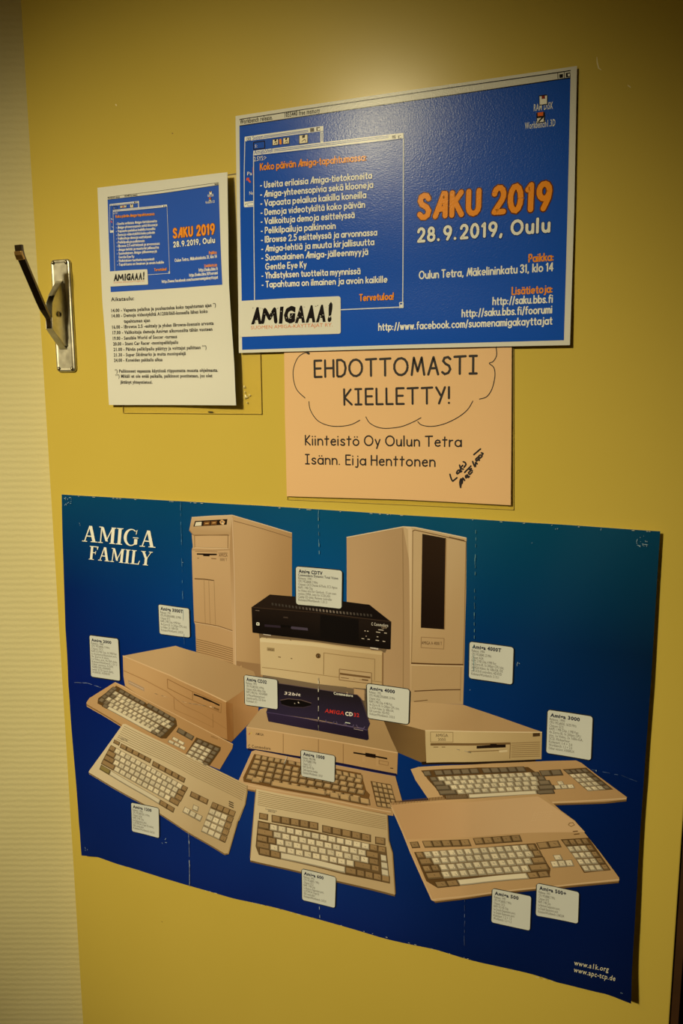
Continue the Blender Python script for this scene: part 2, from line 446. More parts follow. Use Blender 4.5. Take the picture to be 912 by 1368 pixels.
G = {
 'a': [bowl, [(.58, .62), (.58, 0)]], 'b': [[(0, 1), (0, 0)], bowl], 'c': [O(.29, .31, .29, .31, 50, 310)], 'd': [bowl, [(.58, 1), (.58, 0)]],
 'e': [[(0, .31)] + O(.29, .31, .29, .31, 0, 305)], 'f': [O(.28, .8, .17, .2, 70, 180) + [(.11, 0)], [(0, .62), (.33, .62)]],
 'g': [bowl, [(.58, .62)] + O(.29, -.08, .29, .22, 0, -150)], 'h': [[(0, 1), (0, 0)], O(.25, .36, .25, .26, 180, 0) + [(.5, 0)]],
 'i': [[(0, .62), (0, 0)], [(0, .9), (0, .89)]], 'j': [[(.14, .62), (.14, -.12)] + [(.08, -.26), (-.04, -.28)], [(.14, .9), (.14, .89)]],
 'k': [[(0, 1), (0, 0)], [(.42, .62), (0, .27)], [(.13, .37), (.44, 0)]], 'l': [[(0, 1), (0, 0)]],
 'm': [[(0, .62), (0, 0)], O(.19, .4, .19, .22, 180, 0) + [(.38, 0)], O(.57, .4, .19, .22, 180, 0) + [(.76, 0)]],
 'n': [[(0, .62), (0, 0)], O(.25, .36, .25, .26, 180, 0) + [(.5, 0)]], 'o': [O(.3, .31, .3, .31)], 'p': [[(0, .62), (0, -.28)], bowl],
 'q': [bowl, [(.58, .62), (.58, -.28)]], 'r': [[(0, .62), (0, 0)], O(.24, .36, .24, .26, 180, 75)],
 's': [[(.4, .54), (.3, .62), (.12, .61), (.02, .5), (.08, .38), (.32, .27), (.42, .15), (.34, .02), (.14, 0), (0, .09)]],
 't': [[(.15, .88), (.15, .14), (.22, .01), (.34, 0)], [(0, .62), (.33, .62)]], 'u': [[(0, .62)] + O(.25, .26, .25, .26, 180, 360) + [(.5, .62)], [(.5, .62), (.5, 0)]],
 'v': [[(0, .62), (.23, 0), (.46, .62)]], 'w': [[(0, .62), (.17, 0), (.34, .58), (.51, 0), (.68, .62)]], 'x': [[(0, .62), (.42, 0)], [(0, 0), (.42, .62)]],
 'y': [[(0, .62), (.24, .02)], [(.47, .62), (.14, -.28)]], 'z': [[(0, .62), (.42, .62), (0, 0), (.42, 0)]],
 '-': [[(0, .35), (.24, .35)]], '.': [[(0, .02), (0, .01)]], ',': [[(.06, .04), (0, -.14)]], ':': [[(0, .05), (0, .04)], [(0, .5), (0, .49)]],
 '/': [[(0, -.1), (.3, 1.02)]], '!': [[(0, 1), (0, .32)], [(0, .03), (0, .02)]], '*': [[(0, .7), (.2, .9)], [(0, .9), (.2, .7)]],
 'A': [[(0, 0), (.46, 1), (.56, 1), (.56, 0)], [(.18, .32), (.56, .32)]], 'B': [[(0, 0), (0, 1), (.3, 1), (.45, .9), (.45, .62), (.3, .53), (0, .53)], [(.3, .53), (.5, .42), (.5, .1), (.3, 0), (0, 0)]],
 'D': [[(0, 0), (0, 1), (.28, 1), (.5, .85), (.58, .5), (.5, .15), (.28, 0), (0, 0)]], 'E': [[(.48, 1), (0, 1), (0, 0), (.48, 0)], [(0, .52), (.42, .52)]],
 'G': [O(.42, .5, .42, .5, 48, 350) + [(.84, .45), (.48, .45)]], 'H': [[(0, 0), (0, 1)], [(.58, 0), (.58, 1)], [(0, .52), (.58, .52)]], 'I': [[(0, 0), (0, 1)]],
 'K': [[(0, 0), (0, 1)], [(.5, 1), (0, .42)], [(.16, .6), (.54, 0)]], 'L': [[(0, 1), (0, 0), (.42, 0)]],
 'M': [[(0, 0), (.26, 1), (.46, .15), (.7, 1), (.8, 1), (.8, 0)]], 'O': [O(.44, .5, .44, .5)], 'P': [[(0, 0), (0, 1), (.32, 1), (.48, .88), (.48, .58), (.32, .45), (0, .45)]],
 'S': [[(.5, .84), (.4, .97), (.24, 1), (.08, .93), (.03, .76), (.12, .6), (.4, .45), (.52, .28), (.46, .09), (.3, 0), (.14, .01), (0, .14)]],
 'T': [[(0, 1), (.56, 1)], [(.28, 1), (.28, 0)]], 'U': [[(0, 1)] + O(.28, .3, .28, .3, 180, 360) + [(.56, 1)]], 'V': [[(0, 1), (.33, 0), (.66, 1)]],
 'Y': [[(0, 1), (.27, .5), (.54, 1)], [(.27, .5), (.27, 0)]],
 '0': [O(.29, .5, .29, .5)], '1': [[(.0, .82), (.18, 1), (.18, 0)]], '2': [[(.02, .76)] + O(.27, .72, .26, .28, 160, -20) + [(.44, .48), (.02, 0), (.54, 0)]],
 '3': [[(0, .86), (.12, .99), (.3, 1), (.44, .88), (.43, .66), (.24, .54)], [(.24, .54), (.46, .42), (.48, .16), (.32, .01), (.12, 0), (0, .14)]],
 '4': [[(.42, 0), (.42, 1), (0, .28), (.56, .28)]], '5': [[(.48, 1), (.08, 1), (.05, .58), (.26, .64), (.46, .5), (.48, .2), (.3, .01), (.12, 0), (0, .12)]],
 '8': [O(.27, .75, .21, .25), O(.27, .26, .27, .26)], '9': [O(.28, .7, .28, .3), [(.56, .7), (.5, .4), (.26, 0)]],
}
GC = dict(G)
GC.update({
 'A': [[(0, 0), (.33, 1), (.62, 0)], [(.12, .36), (.52, .36)]], 'I': [[(0, 1), (.42, 1)], [(.21, 1), (.21, 0)], [(0, 0), (.42, 0)]],
 'M': [[(0, 0), (.14, 1), (.38, .2), (.64, 1), (.8, 0)]], 'K': [[(0, 0), (0, 1)], [(.46, .98), (.02, .46), (.52, 0)]], 'T': [[(0, .98), (.68, 1)], [(.33, .99), (.33, 0)]],
 'Y': [[(0, 1), (.29, .5)], [(.56, 1), (.18, 0)]], 'r': [[(0, .62), (0, 0)], [(0, .4), (.12, .58), (.3, .6)]],
 'S': [[(.5, .86), (.36, .98), (.14, .94), (.06, .76), (.2, .6), (.42, .48), (.5, .28), (.38, .07), (.16, 0), (0, .12)]],
 't': [[(.2, .92), (.18, 0)], [(0, .64), (.4, .65)]], 'u': [[(0, .62)] + O(.22, .22, .22, .22, 180, 330) + [(.45, .4), (.46, .62)], [(.46, .62), (.48, 0)]],
 'e': [[(.03, .33), (.5, .36), (.44, .56), (.26, .62), (.08, .52), (.0, .3), (.1, .06), (.3, 0), (.48, .08)]],
 'j': [[(.14, .62), (.14, -.12), (.06, -.26), (-.1, -.22)], [(.14, .9), (.14, .89)]],
})
for T_ in (G, GC):
    T_['ä'] = T_['a'] + [[(.16, .88), (.16, .87)], [(.44, .88), (.44, .87)]]; T_['ö'] = T_['o'] + [[(.16, .88), (.16, .87)], [(.44, .88), (.44, .87)]]
    T_['Ä'] = T_['A'] + [[(.16, 1.2), (.16, 1.19)], [(.44, 1.2), (.44, 1.19)]]; T_['N'] = [[(0, 0), (0, 1), (.56, 0), (.56, 1)]]; T_['R'] = T_['P'] + [[(.24, .45), (.5, 0)]]
    T_['J'] = [[(.36, 1), (.36, .2), (.26, .02), (.1, 0), (0, .1)]]
def layout(body, font, g_=0):
    T_ = GC if font == 'comic' else G
    gap = g_ or (.26 if font == 'comic' else .27)
    x = 0; out = []
    for ch in body:
        if ch == ' ': x += .36; continue
        g = T_.get(ch) or T_['o']
        x0 = min(p[0] for st_ in g for p in st_); x1 = max(p[0] for st_ in g for p in st_)
        out.append([[(p[0] - x0 + x, p[1]) for p in st_] for st_ in g]); x += x1 - x0 + (gap * 1.45 if ch in '.,:' else gap * 1.18 if ch in 'iIl1!' else gap)
    return out, x - gap
def crop(ox, oy, s): return lambda x, y: (ox + x / s, oy + y / s)
PX = lambda x, y: (x, y)
# ------------------------------------------------------------------ event poster (A3), its small replica is printed on the A4 programme
def nrm(x, y, x0, y0, w, h): return (x - x0) / w, (y - y0) / h
def off_a3(x, y):
    u, v = nrm(x, y, .332, -.005, .42, .297)
    return .0046 + .0010 * sm((u - .8) / .25) * v + .002 * sm((v - .7) / .3) + .0012 * math.sin(u * 5.5 + .4) * math.sin(v * 3 + .5)
def off_a4(x, y):
    u, v = nrm(x, y, .112, .065, .21, .297)
    return .0045 + .0125 * sm((u - .45) / .62) * (.35 + .65 * math.sin(min(1, max(0, v * .8 + .15)) * math.pi)) + .0035 * sm((v - .7) / .3)
def off_note(x, y):
    u, v = nrm(x, y, .397, .27, .297, .21)
    return .0030 + .0012 * sm((v - .6) / .4) + .0010 * sm((u - .8) / .2) - .0008 * sm((.06 - u) / .06) * v
def off_fam(x, y):
    u, v = nrm(x, y, .0227, .4954, .8402, .5938)
    fold = lambda t, c, w: math.exp(-abs(t - c) / w)
    o = .0035 + .0030 * fold(u, .25, .05) - .0010 * fold(u, .5, .03) + .0034 * fold(u, .75, .06) + .0022 * fold(v, .5, .05) * (1 - .5 * abs(u - .5))
    o += .0120 * sm((u - .84) / .18) * (.35 + .65 * v) + .0075 * sm((v - .86) / .16) * (.4 + .6 * math.sin(u * 7.5) ** 2) + .005 * sm((.05 - u) / .05) * sm((v - .9) / .1)
    o += .0011 * math.sin(u * 19 + 1) * math.sin(v * 8.5 + .6) + .0006 * math.sin(u * 41 + v * 13)
    return o
cream = alb((201, 188, 146))
A3 = Sheet('event_poster', 'large landscape blue event poster with an orange title, overlapping the pink notice', 'poster', M_A3, off_a3, (.33, .29))
A4 = Sheet('event_programme', 'white upright programme sheet with a small blue poster print and timetable, beside the lever', 'notice', M_A4, off_a4, (.12, .36))
NT = Sheet('warning_notice', 'pink notice with EHDOTTOMASTI KIELLETTY in a cloud, partly under the large blue poster', 'notice', M_NOTE, off_note, (.40, .48))
FM = Sheet('computer_poster', 'big fold-creased dark blue poster showing beige computers and keyboards', 'poster', M_FAM, off_fam, (.03, 1.09))
A3.lay = A4.lay = NT.lay = .00014
A3.back = A4.back = cream; NT.back = alb((200, 150, 90)); FM.back = alb((215, 205, 165))

A3.paper([(314.5, 155), (316, 260), (317.8, 380), (319, 471.5)], [(314.5, 155), (530, 122.8), (770.5, 88)], [(770.5, 88), (766.8, 280), (761, 461)], [(319, 471.5), (540, 465.5), (761, 461)], 30, 22, lambda *a: cream)
A4.paper([(130, 250.8), (136.4, 400), (145.5, 541)], [(130, 250.8), (215, 240.5), (303.7, 230)], [(303.7, 230), (304.8, 310), (305.8, 380), (310, 446), (312.9, 490), (315.3, 541.5)], [(145.5, 541), (230, 541), (315.3, 541.5)], 24, 30, lambda *a: cream)
NT.paper([(379, 440), (380.5, 560), (383, 663)], [(379, 440), (683.5, 436)], [(683.5, 436), (683, 560), (682, 675)], [(383, 663), (540, 667.5), (682, 675)], 24, 16, lambda *a: alb((210, 160, 94)))
bgrid = [[(0, 68, 85), (0, 72, 92), (0, 82, 98), (0, 80, 90), (0, 66, 76)],
         [(0, 35, 85), (0, 62, 112), (0, 82, 132), (0, 56, 96), (0, 34, 56)],
         [(8, 30, 95), (5, 40, 112), (10, 60, 128), (0, 46, 106), (0, 30, 78)],
         [(12, 38, 108), (18, 50, 125), (22, 62, 134), (4, 36, 98), (2, 26, 76)],
         [(14, 38, 112), (18, 42, 125), (20, 42, 125), (6, 30, 92), (4, 22, 74)]]
FM.e = (0.62, 0.52, 0.29)
bg = [[tuple(a * k for a, k in zip(alb(c, FM.e), (.4, .52 - .02 * j, .58 - .075 * j))) for c in r] for j, r in enumerate(bgrid)]
def bgcol(u, v, x, y):
    a, b = min(3.999, u * 4), min(3.999, v * 4); i, j = int(a), int(b); a -= i; b -= j
    return tuple((bg[j][i][k] * (1 - a) + bg[j][i + 1][k] * a) * (1 - b) + (bg[j + 1][i][k] * (1 - a) + bg[j + 1][i + 1][k] * a) * b for k in range(3))
FM.paper([(82.3, 660.5), (84.5, 750), (87.3, 840), (94.3, 960), (101, 1040), (105.2, 1100), (108.8, 1143)],
         [(82.3, 660.5), (160, 665), (242, 669.6), (340, 675), (426, 680.5), (530, 687.5), (636.7, 693.7), (720, 699), (807, 704.7), (881.7, 709.8)],
         [(881.7, 709.8), (877, 781.8), (869.5, 909), (862.6, 1000), (852.3, 1150), (847.3, 1239), (843.7, 1299), (842.8, 1341)],
         [(108.8, 1143), (128, 1144.5), (155, 1154), (205, 1169), (255, 1184), (310, 1200), (428, 1229), (510, 1253), (579, 1268), (640, 1285.7), (744, 1312.5), (813, 1329), (842.8, 1341)],
         84, 60, bgcol)

WH = (218, 205, 162); OR = (238, 128, 24); BLU = (22, 70, 134); BK = (24, 18, 14)
def draw_saku(sh, small=False):
    p = sh.part('printed_background')
    p.poly([(319.8, 168), (540, 136.2), (761.8, 104.1), (757.8, 280), (753, 454.5), (540, 460.3), (323.4, 467.3), (321.2, 320)], BLU, 1, PX); p.done()
    p = sh.part('printed_menu_bar')
    p.line([(320.1, 159.6), (436, 141.6), (600, 117.4), (744, 97), (762, 94.2)], .0009, BK, 2, PX, cap=False)
    p.line([(320.1, 168.2), (540, 136.0), (761.8, 103.9)], .0009, BK, 3, PX, cap=False)
    p.text('Workbench release.', (320.6, 166), (364, 159.6), .0056, BK, 2, 'bold', .012, px=PX); p.text('1055440 free memory', (380.2, 157), (427.3, 150.2), .0056, BK, 2, 'bold', .012, px=PX)
    for x in (744.8, 753.6): p.line([(x, 96.5), (x + .2, 105)], .0006, BK, 2, PX, cap=False)
    p.poly([(746.8, 99.5), (751.5, 98.8), (751.7, 103.6), (747.2, 104.2)], BK, 2, PX); p.poly([(755.5, 97.8), (761.5, 97), (761.7, 102.5), (756, 103.2)], BK, 2, PX)
    p.poly([(758.3, 99), (761, 98.6), (761, 101.6), (758.4, 102)], WH, 3, PX)
    p.done()
    p = sh.part('printed_window')     # the rear window with drive icons
    B = (190, 185, 165)
    p.line([(327.2, 184), (326.2, 230), (326.3, 276)], .0012, B, 2, PX, cap=False)
    p.poly([(327.0, 182.8), (431.6, 168.2), (431.9, 175.6), (327.2, 189.6)], WH, 2, PX)
    for k in (1.8, 3.6): p.line([(352.5, 180.2 + k), (412, 172.2 + k)], .0006, BLU, 3, PX, cap=False)
    p.line([(327.2, 189.4), (431.6, 175.4)], .0006, BLU, 3, PX, cap=False)
    p.line([(330, 184.3), (334.5, 183.7), (334.7, 187.6), (330.2, 188.2), (330, 184.3)], .0006, BLU, 3, PX)
    p.poly([(331.6, 185.4), (333.2, 185.2), (333.3, 186.4), (331.7, 186.7)], BK, 3, PX)
    p.text('System', (337.5, 187.3), (351.6, 185.2), .0050, BLU, 3, px=PX)
    p.poly([(414, 171.5), (419.5, 170.8), (419.7, 176), (414.3, 176.6)], (70, 60, 50), 3, PX); p.poly([(422.5, 170.2), (427.5, 169.6), (427.7, 174.8), (422.7, 175.3)], (70, 60, 50), 3, PX)
    p.poly([(424.4, 171.4), (427.4, 171), (427.5, 174), (424.5, 174.4)], WH, 4, PX)
    p.poly([(427.8, 175.6), (431.8, 175.1), (432, 190), (428, 190.6)], WH, 2, PX)
    for x in (429.3, 430.6): p.line([(x, 177), (x, 189)], .0005, BLU, 3, PX, cap=False)
    p.line([(338.6, 190.4), (353.4, 188.4), (353.7, 198), (338.9, 199.8), (338.6, 190.4)], .0011, BK, 3, PX)
    p.text('S:', (340.5, 197.4), (343.8, 197), .0035, WH, 3, px=PX)
    for (x, y, w_) in ((364.5, 187, 7), (378.6, 185, 7.4), (400.2, 181.4, 10.4)):
        dy = -.13
        p.poly([(x - .8, y - .8), (x + w_ + .8, y - .8 + dy * w_), (x + w_ + .8, y + w_ + .9 + dy * w_), (x - .8, y + w_ + .9)], BK, 3, PX)
        p.poly([(x, y), (x + w_, y + dy * w_), (x + w_, y + w_ + dy * w_), (x, y + w_)], (226, 200, 140), 4, PX)
        p.poly([(x + w_ * .35, y), (x + w_ * .7, y + dy * w_), (x + w_ * .7, y + w_ * .35 + dy * w_), (x + w_ * .35, y + w_ * .35)], BK, 5, PX)
        p.line([(x + w_ * .3, y + w_ * .75), (x + w_ * .7, y + w_ * .45), (x + w_ * .8, y + w_ * .75)], .0009, (110, 90, 60), 5, PX)
    p.line([(374.6, 187.4), (374.9, 191.4)], .0032, OR, 4, PX)
    p.text('Pa', (330.4, 234.4), (336.6, 233.8), .0042, WH, 3, px=PX); p.text('Ne', (333.2, 260.4), (338, 260), .0042, WH, 3, px=PX)
    p.line([(331, 239.4), (334.2, 243.2)], .0022, (205, 80, 40), 3, PX); p.line([(329.6, 240.6), (330.2, 238.2), (332.6, 238.2)], .0013, (205, 80, 40), 3, PX)
    p.line([(337.9, 224), (338, 232)], .0008, (170, 60, 40), 3, PX)
    p.poly([(326.2, 269.6), (338.6, 268.6), (338.9, 276), (326.5, 277)], WH, 2, PX); p.line([(331, 271.2), (338.4, 270.6), (338.6, 274.6), (331.2, 275.2), (331, 271.2)], .0005, BLU, 3, PX)
    p.line([(327.6, 273.6), (329.4, 271.8)], .0006, BK, 3, PX); p.done()
    p = sh.part('printed_window')     # the front window that frames the programme list
    p.poly([(338.6, 201.6), (430, 190.4), (538.9, 177.6), (539.1, 185.4), (430, 198.2), (338.9, 208.2)], WH, 5, PX)
    for k in (2.0, 4.0): p.line([(366, 198.2 + k), (430, 190.6 + k), (519, 179.8 + k)], .0006, BLU, 6, PX, cap=False)
    p.line([(338.9, 208.2), (430, 198), (539, 185.4)], .0006, BLU, 6, PX, cap=False)
    p.text('AmigaShell', (339.8, 206.6), (364.6, 203.4), .0052, BLU, 6, px=PX); p.text('2.SYS:>', (339.6, 215.8), (356, 213.8), .0054, WH, 6, px=PX)
    for x in (523.8, 531.6): p.poly([(x, 181.2), (x + 4.6, 180.6), (x + 4.8, 185), (x + .2, 185.4)], (90, 80, 66), 6, PX)
    p.poly([(533.6, 182), (536.2, 181.7), (536.3, 184), (533.7, 184.4)], WH, 7, PX)
    p.line([(338.9, 205), (339.2, 300), (340.2, 401)], .0013, B, 5, PX, cap=False)
    p.line([(539, 183), (538.6, 300), (537.8, 410)], .0013, B, 5, PX, cap=False)
    p.line([(454.8, 413.8), (537.8, 410.2)], .0013, B, 5, PX, cap=False)
    p.line([(533.8, 404.2), (538.6, 404), (538.6, 410.8), (534, 411), (533.8, 404.2)], .0009, WH, 6, PX); p.poly([(534.6, 407), (537, 406.8), (537, 410), (534.7, 410)], WH, 6, PX); p.done()
    p = sh.part('printed_disk_icon', 'two small floppy disk icons with pixel captions')
    p.poly([(719.6, 127.6), (729.8, 126.2), (731.6, 128), (731.4, 139.8), (720, 141.4)], BK, 3, PX); p.poly([(720.6, 129), (730.6, 127.8), (730.4, 138.8), (720.8, 140.2)], (236, 216, 166), 4, PX)
    p.poly([(723.4, 128.4), (727.8, 127.9), (727.8, 132), (723.4, 132.4)], (120, 30, 14), 5, PX)
    p.text('RAM DISK', (712.8, 148.6), (738.4, 145.2), .0070, WH, 3, 'bold', .012, px=PX)
    p.poly([(716.4, 150.8), (727, 149.2), (727.8, 151), (727.8, 163.4), (716.6, 164.8)], BK, 3, PX)
    p.poly([(718, 150.6), (725.6, 149.6), (725.4, 154.6), (718.2, 155.4)], (214, 92, 22), 4, PX); p.poly([(717.4, 158.4), (726.2, 157), (726.2, 162.6), (717.6, 163.8)], (236, 216, 166), 4, PX)
    p.line([(719.6, 162.6), (722.4, 159.4), (725, 157)], .0016, BK, 5, PX)
    p.text('Workbench1.3D', (700.8, 172.9), (741.4, 168.2), .0070, WH, 3, 'bold', .012, px=PX); p.done()
    p = sh.part('printed_programme_list')
    W_ = .195; hh = .0071
    p.text('Koko päivän Amiga-tapahtumassa:', (348, 227.4), (489.6, 214.2), .0076, OR, 6, 'round', W_, px=PX)
    for t, a, b in (('- Useita erilaisia Amiga-tietokoneita', (348.4, 251.2), (496.4, 238.2)), ('- Amiga-yhteensopivia sekä klooneja', (348.4, 263.5), (498, 250.6)),
                    ('- Vapaata pelailua kaikilla koneilla', (348.7, 275.5), (488.8, 264.2)), ('- Demoja videotykiltä koko päivän', (349, 287.7), (487.2, 277)),
                    ('- Valikoituja demoja esittelyssä', (349.1, 299.6), (473.3, 290.9)), ('- Pelikilpailuja palkinnoin', (349.3, 312), (448, 305.4)),
                    ('- IBrowse 2.5 esittelyssä ja arvonnassa', (349.6, 324.1), (503.3, 314.2)), ('- Amiga-lehtiä ja muuta kirjallisuutta', (349.9, 336.1), (499.5, 327)),
                    ('- Suomalainen Amiga-jälleenmyyjä', (350, 348.2), (491.3, 340)), ('Gentle Eye Ky', (355.2, 360), (409.2, 357.2)),
                    ('- Yhdistyksen tuotteita myynnissä', (350.2, 371.9), (481, 365.8)), ('- Tapahtuma on ilmainen ja avoin kaikille', (350.4, 383.9), (517, 376.9))):
        p.text(t, a, b, hh, WH, 6, 'round', W_, px=PX)
    p.text('Tervetuloa!', (480.6, 401.9), (525.6, 399.8), .0074, OR, 6, 'round', W_, px=PX); p.done()
    p = sh.part('printed_title', 'orange title over the white date')
    p.text('SAKU', (560.5, 290.8), (639, 284.8), .0245, (96, 42, 10), 3, 'round', .33, px=PX); p.text('SAKU', (560.5, 290.8), (639, 284.8), .0245, OR, 5, 'round', .24, px=PX)
    p.text('2019', (660, 283.6), (733, 278), .0262, (96, 42, 10), 3, 'round', .33, px=PX); p.text('2019', (660, 283.6), (733, 278), .0262, OR, 5, 'round', .23, px=PX)
    p.text('28.9.2019, Oulu', (559, 322.6), (733, 309), .0142, (12, 40, 86), 3, 'round', .34, px=PX); p.text('28.9.2019, Oulu', (559, 322.6), (733, 309), .0142, WH, 5, 'round', .225, px=PX); p.done()
    p = sh.part('printed_address')
    p.text('Paikka:', (706.4, 349.9), (739.2, 347.6), .0079, OR, 3, 'round', W_, px=PX)
    p.text('Oulun Tetra, Mäkelininkatu 31, klo 14', (560.2, 372.4), (738.2, 361.6), .0084, WH, 3, 'round', .18, px=PX)
    p.text('Lisätietoja:', (684, 393.4), (737.8, 390.2), .0079, OR, 3, 'round', W_, px=PX)
    p.text('http://saku.bbs.fi', (658.3, 407), (737.6, 403.9), .0081, WH, 3, 'round', .18, px=PX)
    p.text('http://saku.bbs.fi/foorumi', (617.2, 423.2), (736.8, 418), .0081, WH, 3, 'round', .18, px=PX)
    p.text('http://www.facebook.com/suomenamigakayttajat', (505.8, 441.2), (736.9, 432.9), .0080, WH, 3, 'round', .18, px=PX); p.done()
    p = sh.part('printed_logo', 'black distressed lettering on a cream rounded box')
    crm = (201, 188, 146)
    L = crop(320, 380, 6.08)
    p.poly([(0, 135), (400, 112), (805, 96), (817, 102), (822, 114), (823, 385), (818, 397), (806, 401), (400, 412), (0, 427)], crm, 7, L)
    import zlib
    for ch, x0, x1, yb, h in (('A', 97, 182, 314, 18.2), ('I', 322, 350, 308, 18), ('G', 358, 450, 306, 18), ('A', 452, 534, 303, 18), ('A', 538, 618, 300, 18), ('A', 622, 702, 297, 18), ('!', 716, 748, 292, 20)):
        p.text(ch, (x0, yb), (x1, yb - (x1 - x0) * .045), h * .00098, BK, 8, 'bold', .02 if ch == 'M' else .07, .1, px=L)
    p.line([(190, 306), (208, 206), (246, 276), (286, 202), (296, 302)], .0050, BK, 8, L)
    rr = random.Random(3)
    for k in range(26):
        x = rr.uniform(105, 740); y = rr.uniform(215, 300); a = rr.choice((-1.2, -1.0, 1.3, .2)); r = rr.uniform(4, 13)
        p.line([(x, y), (x + r * math.cos(a), y + r * math.sin(a))], rr.uniform(.0003, .0007), crm, 9, L, cap=False)
    for k in range(26):
        x = rr.uniform(105, 750); y = rr.choice((rr.uniform(188, 203), rr.uniform(298, 316))) - (x - 100) * .03
        p.line([(x, y), (x + rr.uniform(2, 12), y + rr.uniform(-6, 6))], rr.uniform(.0003, .0007), BK, 9, L, cap=False)
    p.text('SUOMEN AMIGA-KÄYTTÄJÄT RY.', (95, 365), (757, 342), .0044, (196, 112, 58), 8, px=L); p.done()
draw_saku(A3)

# --- the A4 programme: the same artwork scaled down, then the timetable
src = [A3.P(319.8, 168), A3.P(761.8, 104.1), A3.P(323.4, 467.3), A3.P(753, 454.5)]
dst = [A4.P(143.7, 266.7), A4.P(292.1, 247.4), A4.P(147.9, 390.2), A4.P(294.3, 380.6)]
def T_(x, y):
    ux, uy = src[1][0] - src[0][0], src[1][1] - src[0][1]; wx, wy = src[2][0] - src[0][0], src[2][1] - src[0][1]
    D = ux * wy - uy * wx; px_, py_ = x - src[0][0], y - src[0][1]
    a = (px_ * wy - py_ * wx) / D; b = (ux * py_ - uy * px_) / D
    return tuple((dst[0][k] * (1 - a) + dst[1][k] * a) * (1 - b) + (dst[2][k] * (1 - a) + dst[3][k] * a) * b for k in (0, 1))
A4.T = T_; P4 = A4.P; A4.P = A3.P
draw_saku(A4, True)
A4.T = None; A4.P = P4
p = A4.part('printed_timetable')
DK = (42, 36, 28)
p.text('Aikataulu:', (148.4, 402.4), (179.2, 401), .0050, DK, 2, 'bold', .024, px=PX)
for t, a, b in (('14.00 - Vapaata pelailua ja puuhastelua koko tapahtuman ajan *)', (148.9, 417.1), (288.4, 409.5)), ('14.00 - Demoja videotykiltä A1200/060-koneella lähes koko', (149.5, 424.2), (277.4, 417.9)),
                ('tapahtuman ajan', (165.5, 431.3), (200.5, 430)), ('16.00 - IBrowse 2.5 -esittely ja yhden IBrowse-lisenssin arvonta', (150, 439.2), (285.3, 433.9)),
                ('17.00 - Valikoituja demoja Amigan alkuvuosilta tähän vuoteen', (150.5, 446.6), (283.7, 441.8)), ('19.00 - Sensible World of Soccer -turnaus', (150.8, 454.2), (236.6, 451.6)),
                ('20.00 - Stunt Car Racer -moninpelikilpailu', (151.3, 461.6), (237.9, 459.2)), ('21.00 - Päivän pelikilpailu päättyy ja voittajat palkitaan **)', (151.8, 469), (275.8, 466)),
                ('21.30 - Super Skidmarks ja muita moninpelejä', (152.1, 476.3), (248.2, 474.2)), ('24.00 - Koneiden pakkailu alkaa', (152.4, 483.4), (217.1, 482.4)),
                ('*) Pelikoneet vapaassa käytössä riippumatta muusta ohjelmasta.', (153.4, 497.9), (291.3, 496.6)), ('**) Mikäli et ole enää paikalla, palkinnot postitetaan, jos olet', (154, 504.7), (283.7, 504)),
                ('jättänyt yhteystietosi.', (160.8, 512.4), (203.7, 512.6))):
    p.text(t, a, b, .0044, DK, 2, 'bold', .030, px=PX)
p.done()

# --- the pink notice
N = crop(360, 450, 2.682); INK = (22, 10, 12)
p = NT.part('printed_cloud')
def curve(pts, n=5):
    out = []
    P_ = [pts[0]] + list(pts) + [pts[-1]]
    for i in range(1, len(P_) - 2):
        for k in range(n):
            t = k / n; a, b, c, d = P_[i - 1], P_[i], P_[i + 1], P_[i + 2]
            out.append(tuple(.5 * ((2 * b[j]) + (-a[j] + c[j]) * t + (2 * a[j] - 5 * b[j] + 4 * c[j] - d[j]) * t * t + (-a[j] + 3 * b[j] - 3 * c[j] + d[j]) * t ** 3) for j in (0, 1)))
    return out + [pts[-1]]
for c_ in ([(140, 56), (120, 60), (98, 80), (84, 128), (95, 185), (127, 219)], [(141, 232), (146, 262), (170, 298), (205, 316), (245, 321), (290, 315), (323, 299)],
           [(345, 287), (358, 308), (385, 323), (418, 328), (470, 322), (512, 306), (542, 290)], [(531, 304), (545, 316), (580, 321), (625, 312), (672, 290), (708, 262), (728, 230)],
           [(752, 223), (778, 214), (797, 185), (807, 140), (803, 110), (787, 95), (801, 88), (813, 66), (811, 34)]):
    p.line(curve(c_), .0011, INK, 1, N)
p.line([(136, 58), (141, 60)], .0026, INK, 2, N); p.done()
p = NT.part('printed_lettering', 'large black capitals inside the cloud')
p.text('EHDOTTOMASTI', (162, 144), (744, 131), .0205, INK, 1, 'comic', .142, px=N); p.text('KIELLETTY!', (268, 243), (645, 238), .0192, INK, 1, 'comic', .142, px=N); p.done()
p = NT.part('printed_lettering', 'smaller two-line black lettering below the cloud')
p.text('Kiinteistö Oy Oulun Tetra', (129, 387), (686, 393), .0122, INK, 1, 'comic', .15, px=N); p.text('Isänn. Eija Henttonen', (129, 455), (592, 464), .0122, INK, 1, 'comic', .15, px=N); p.done()
p = NT.part('handwriting', 'black felt-pen scribble slanting up to the right')
H = crop(560, 560, 5.7)
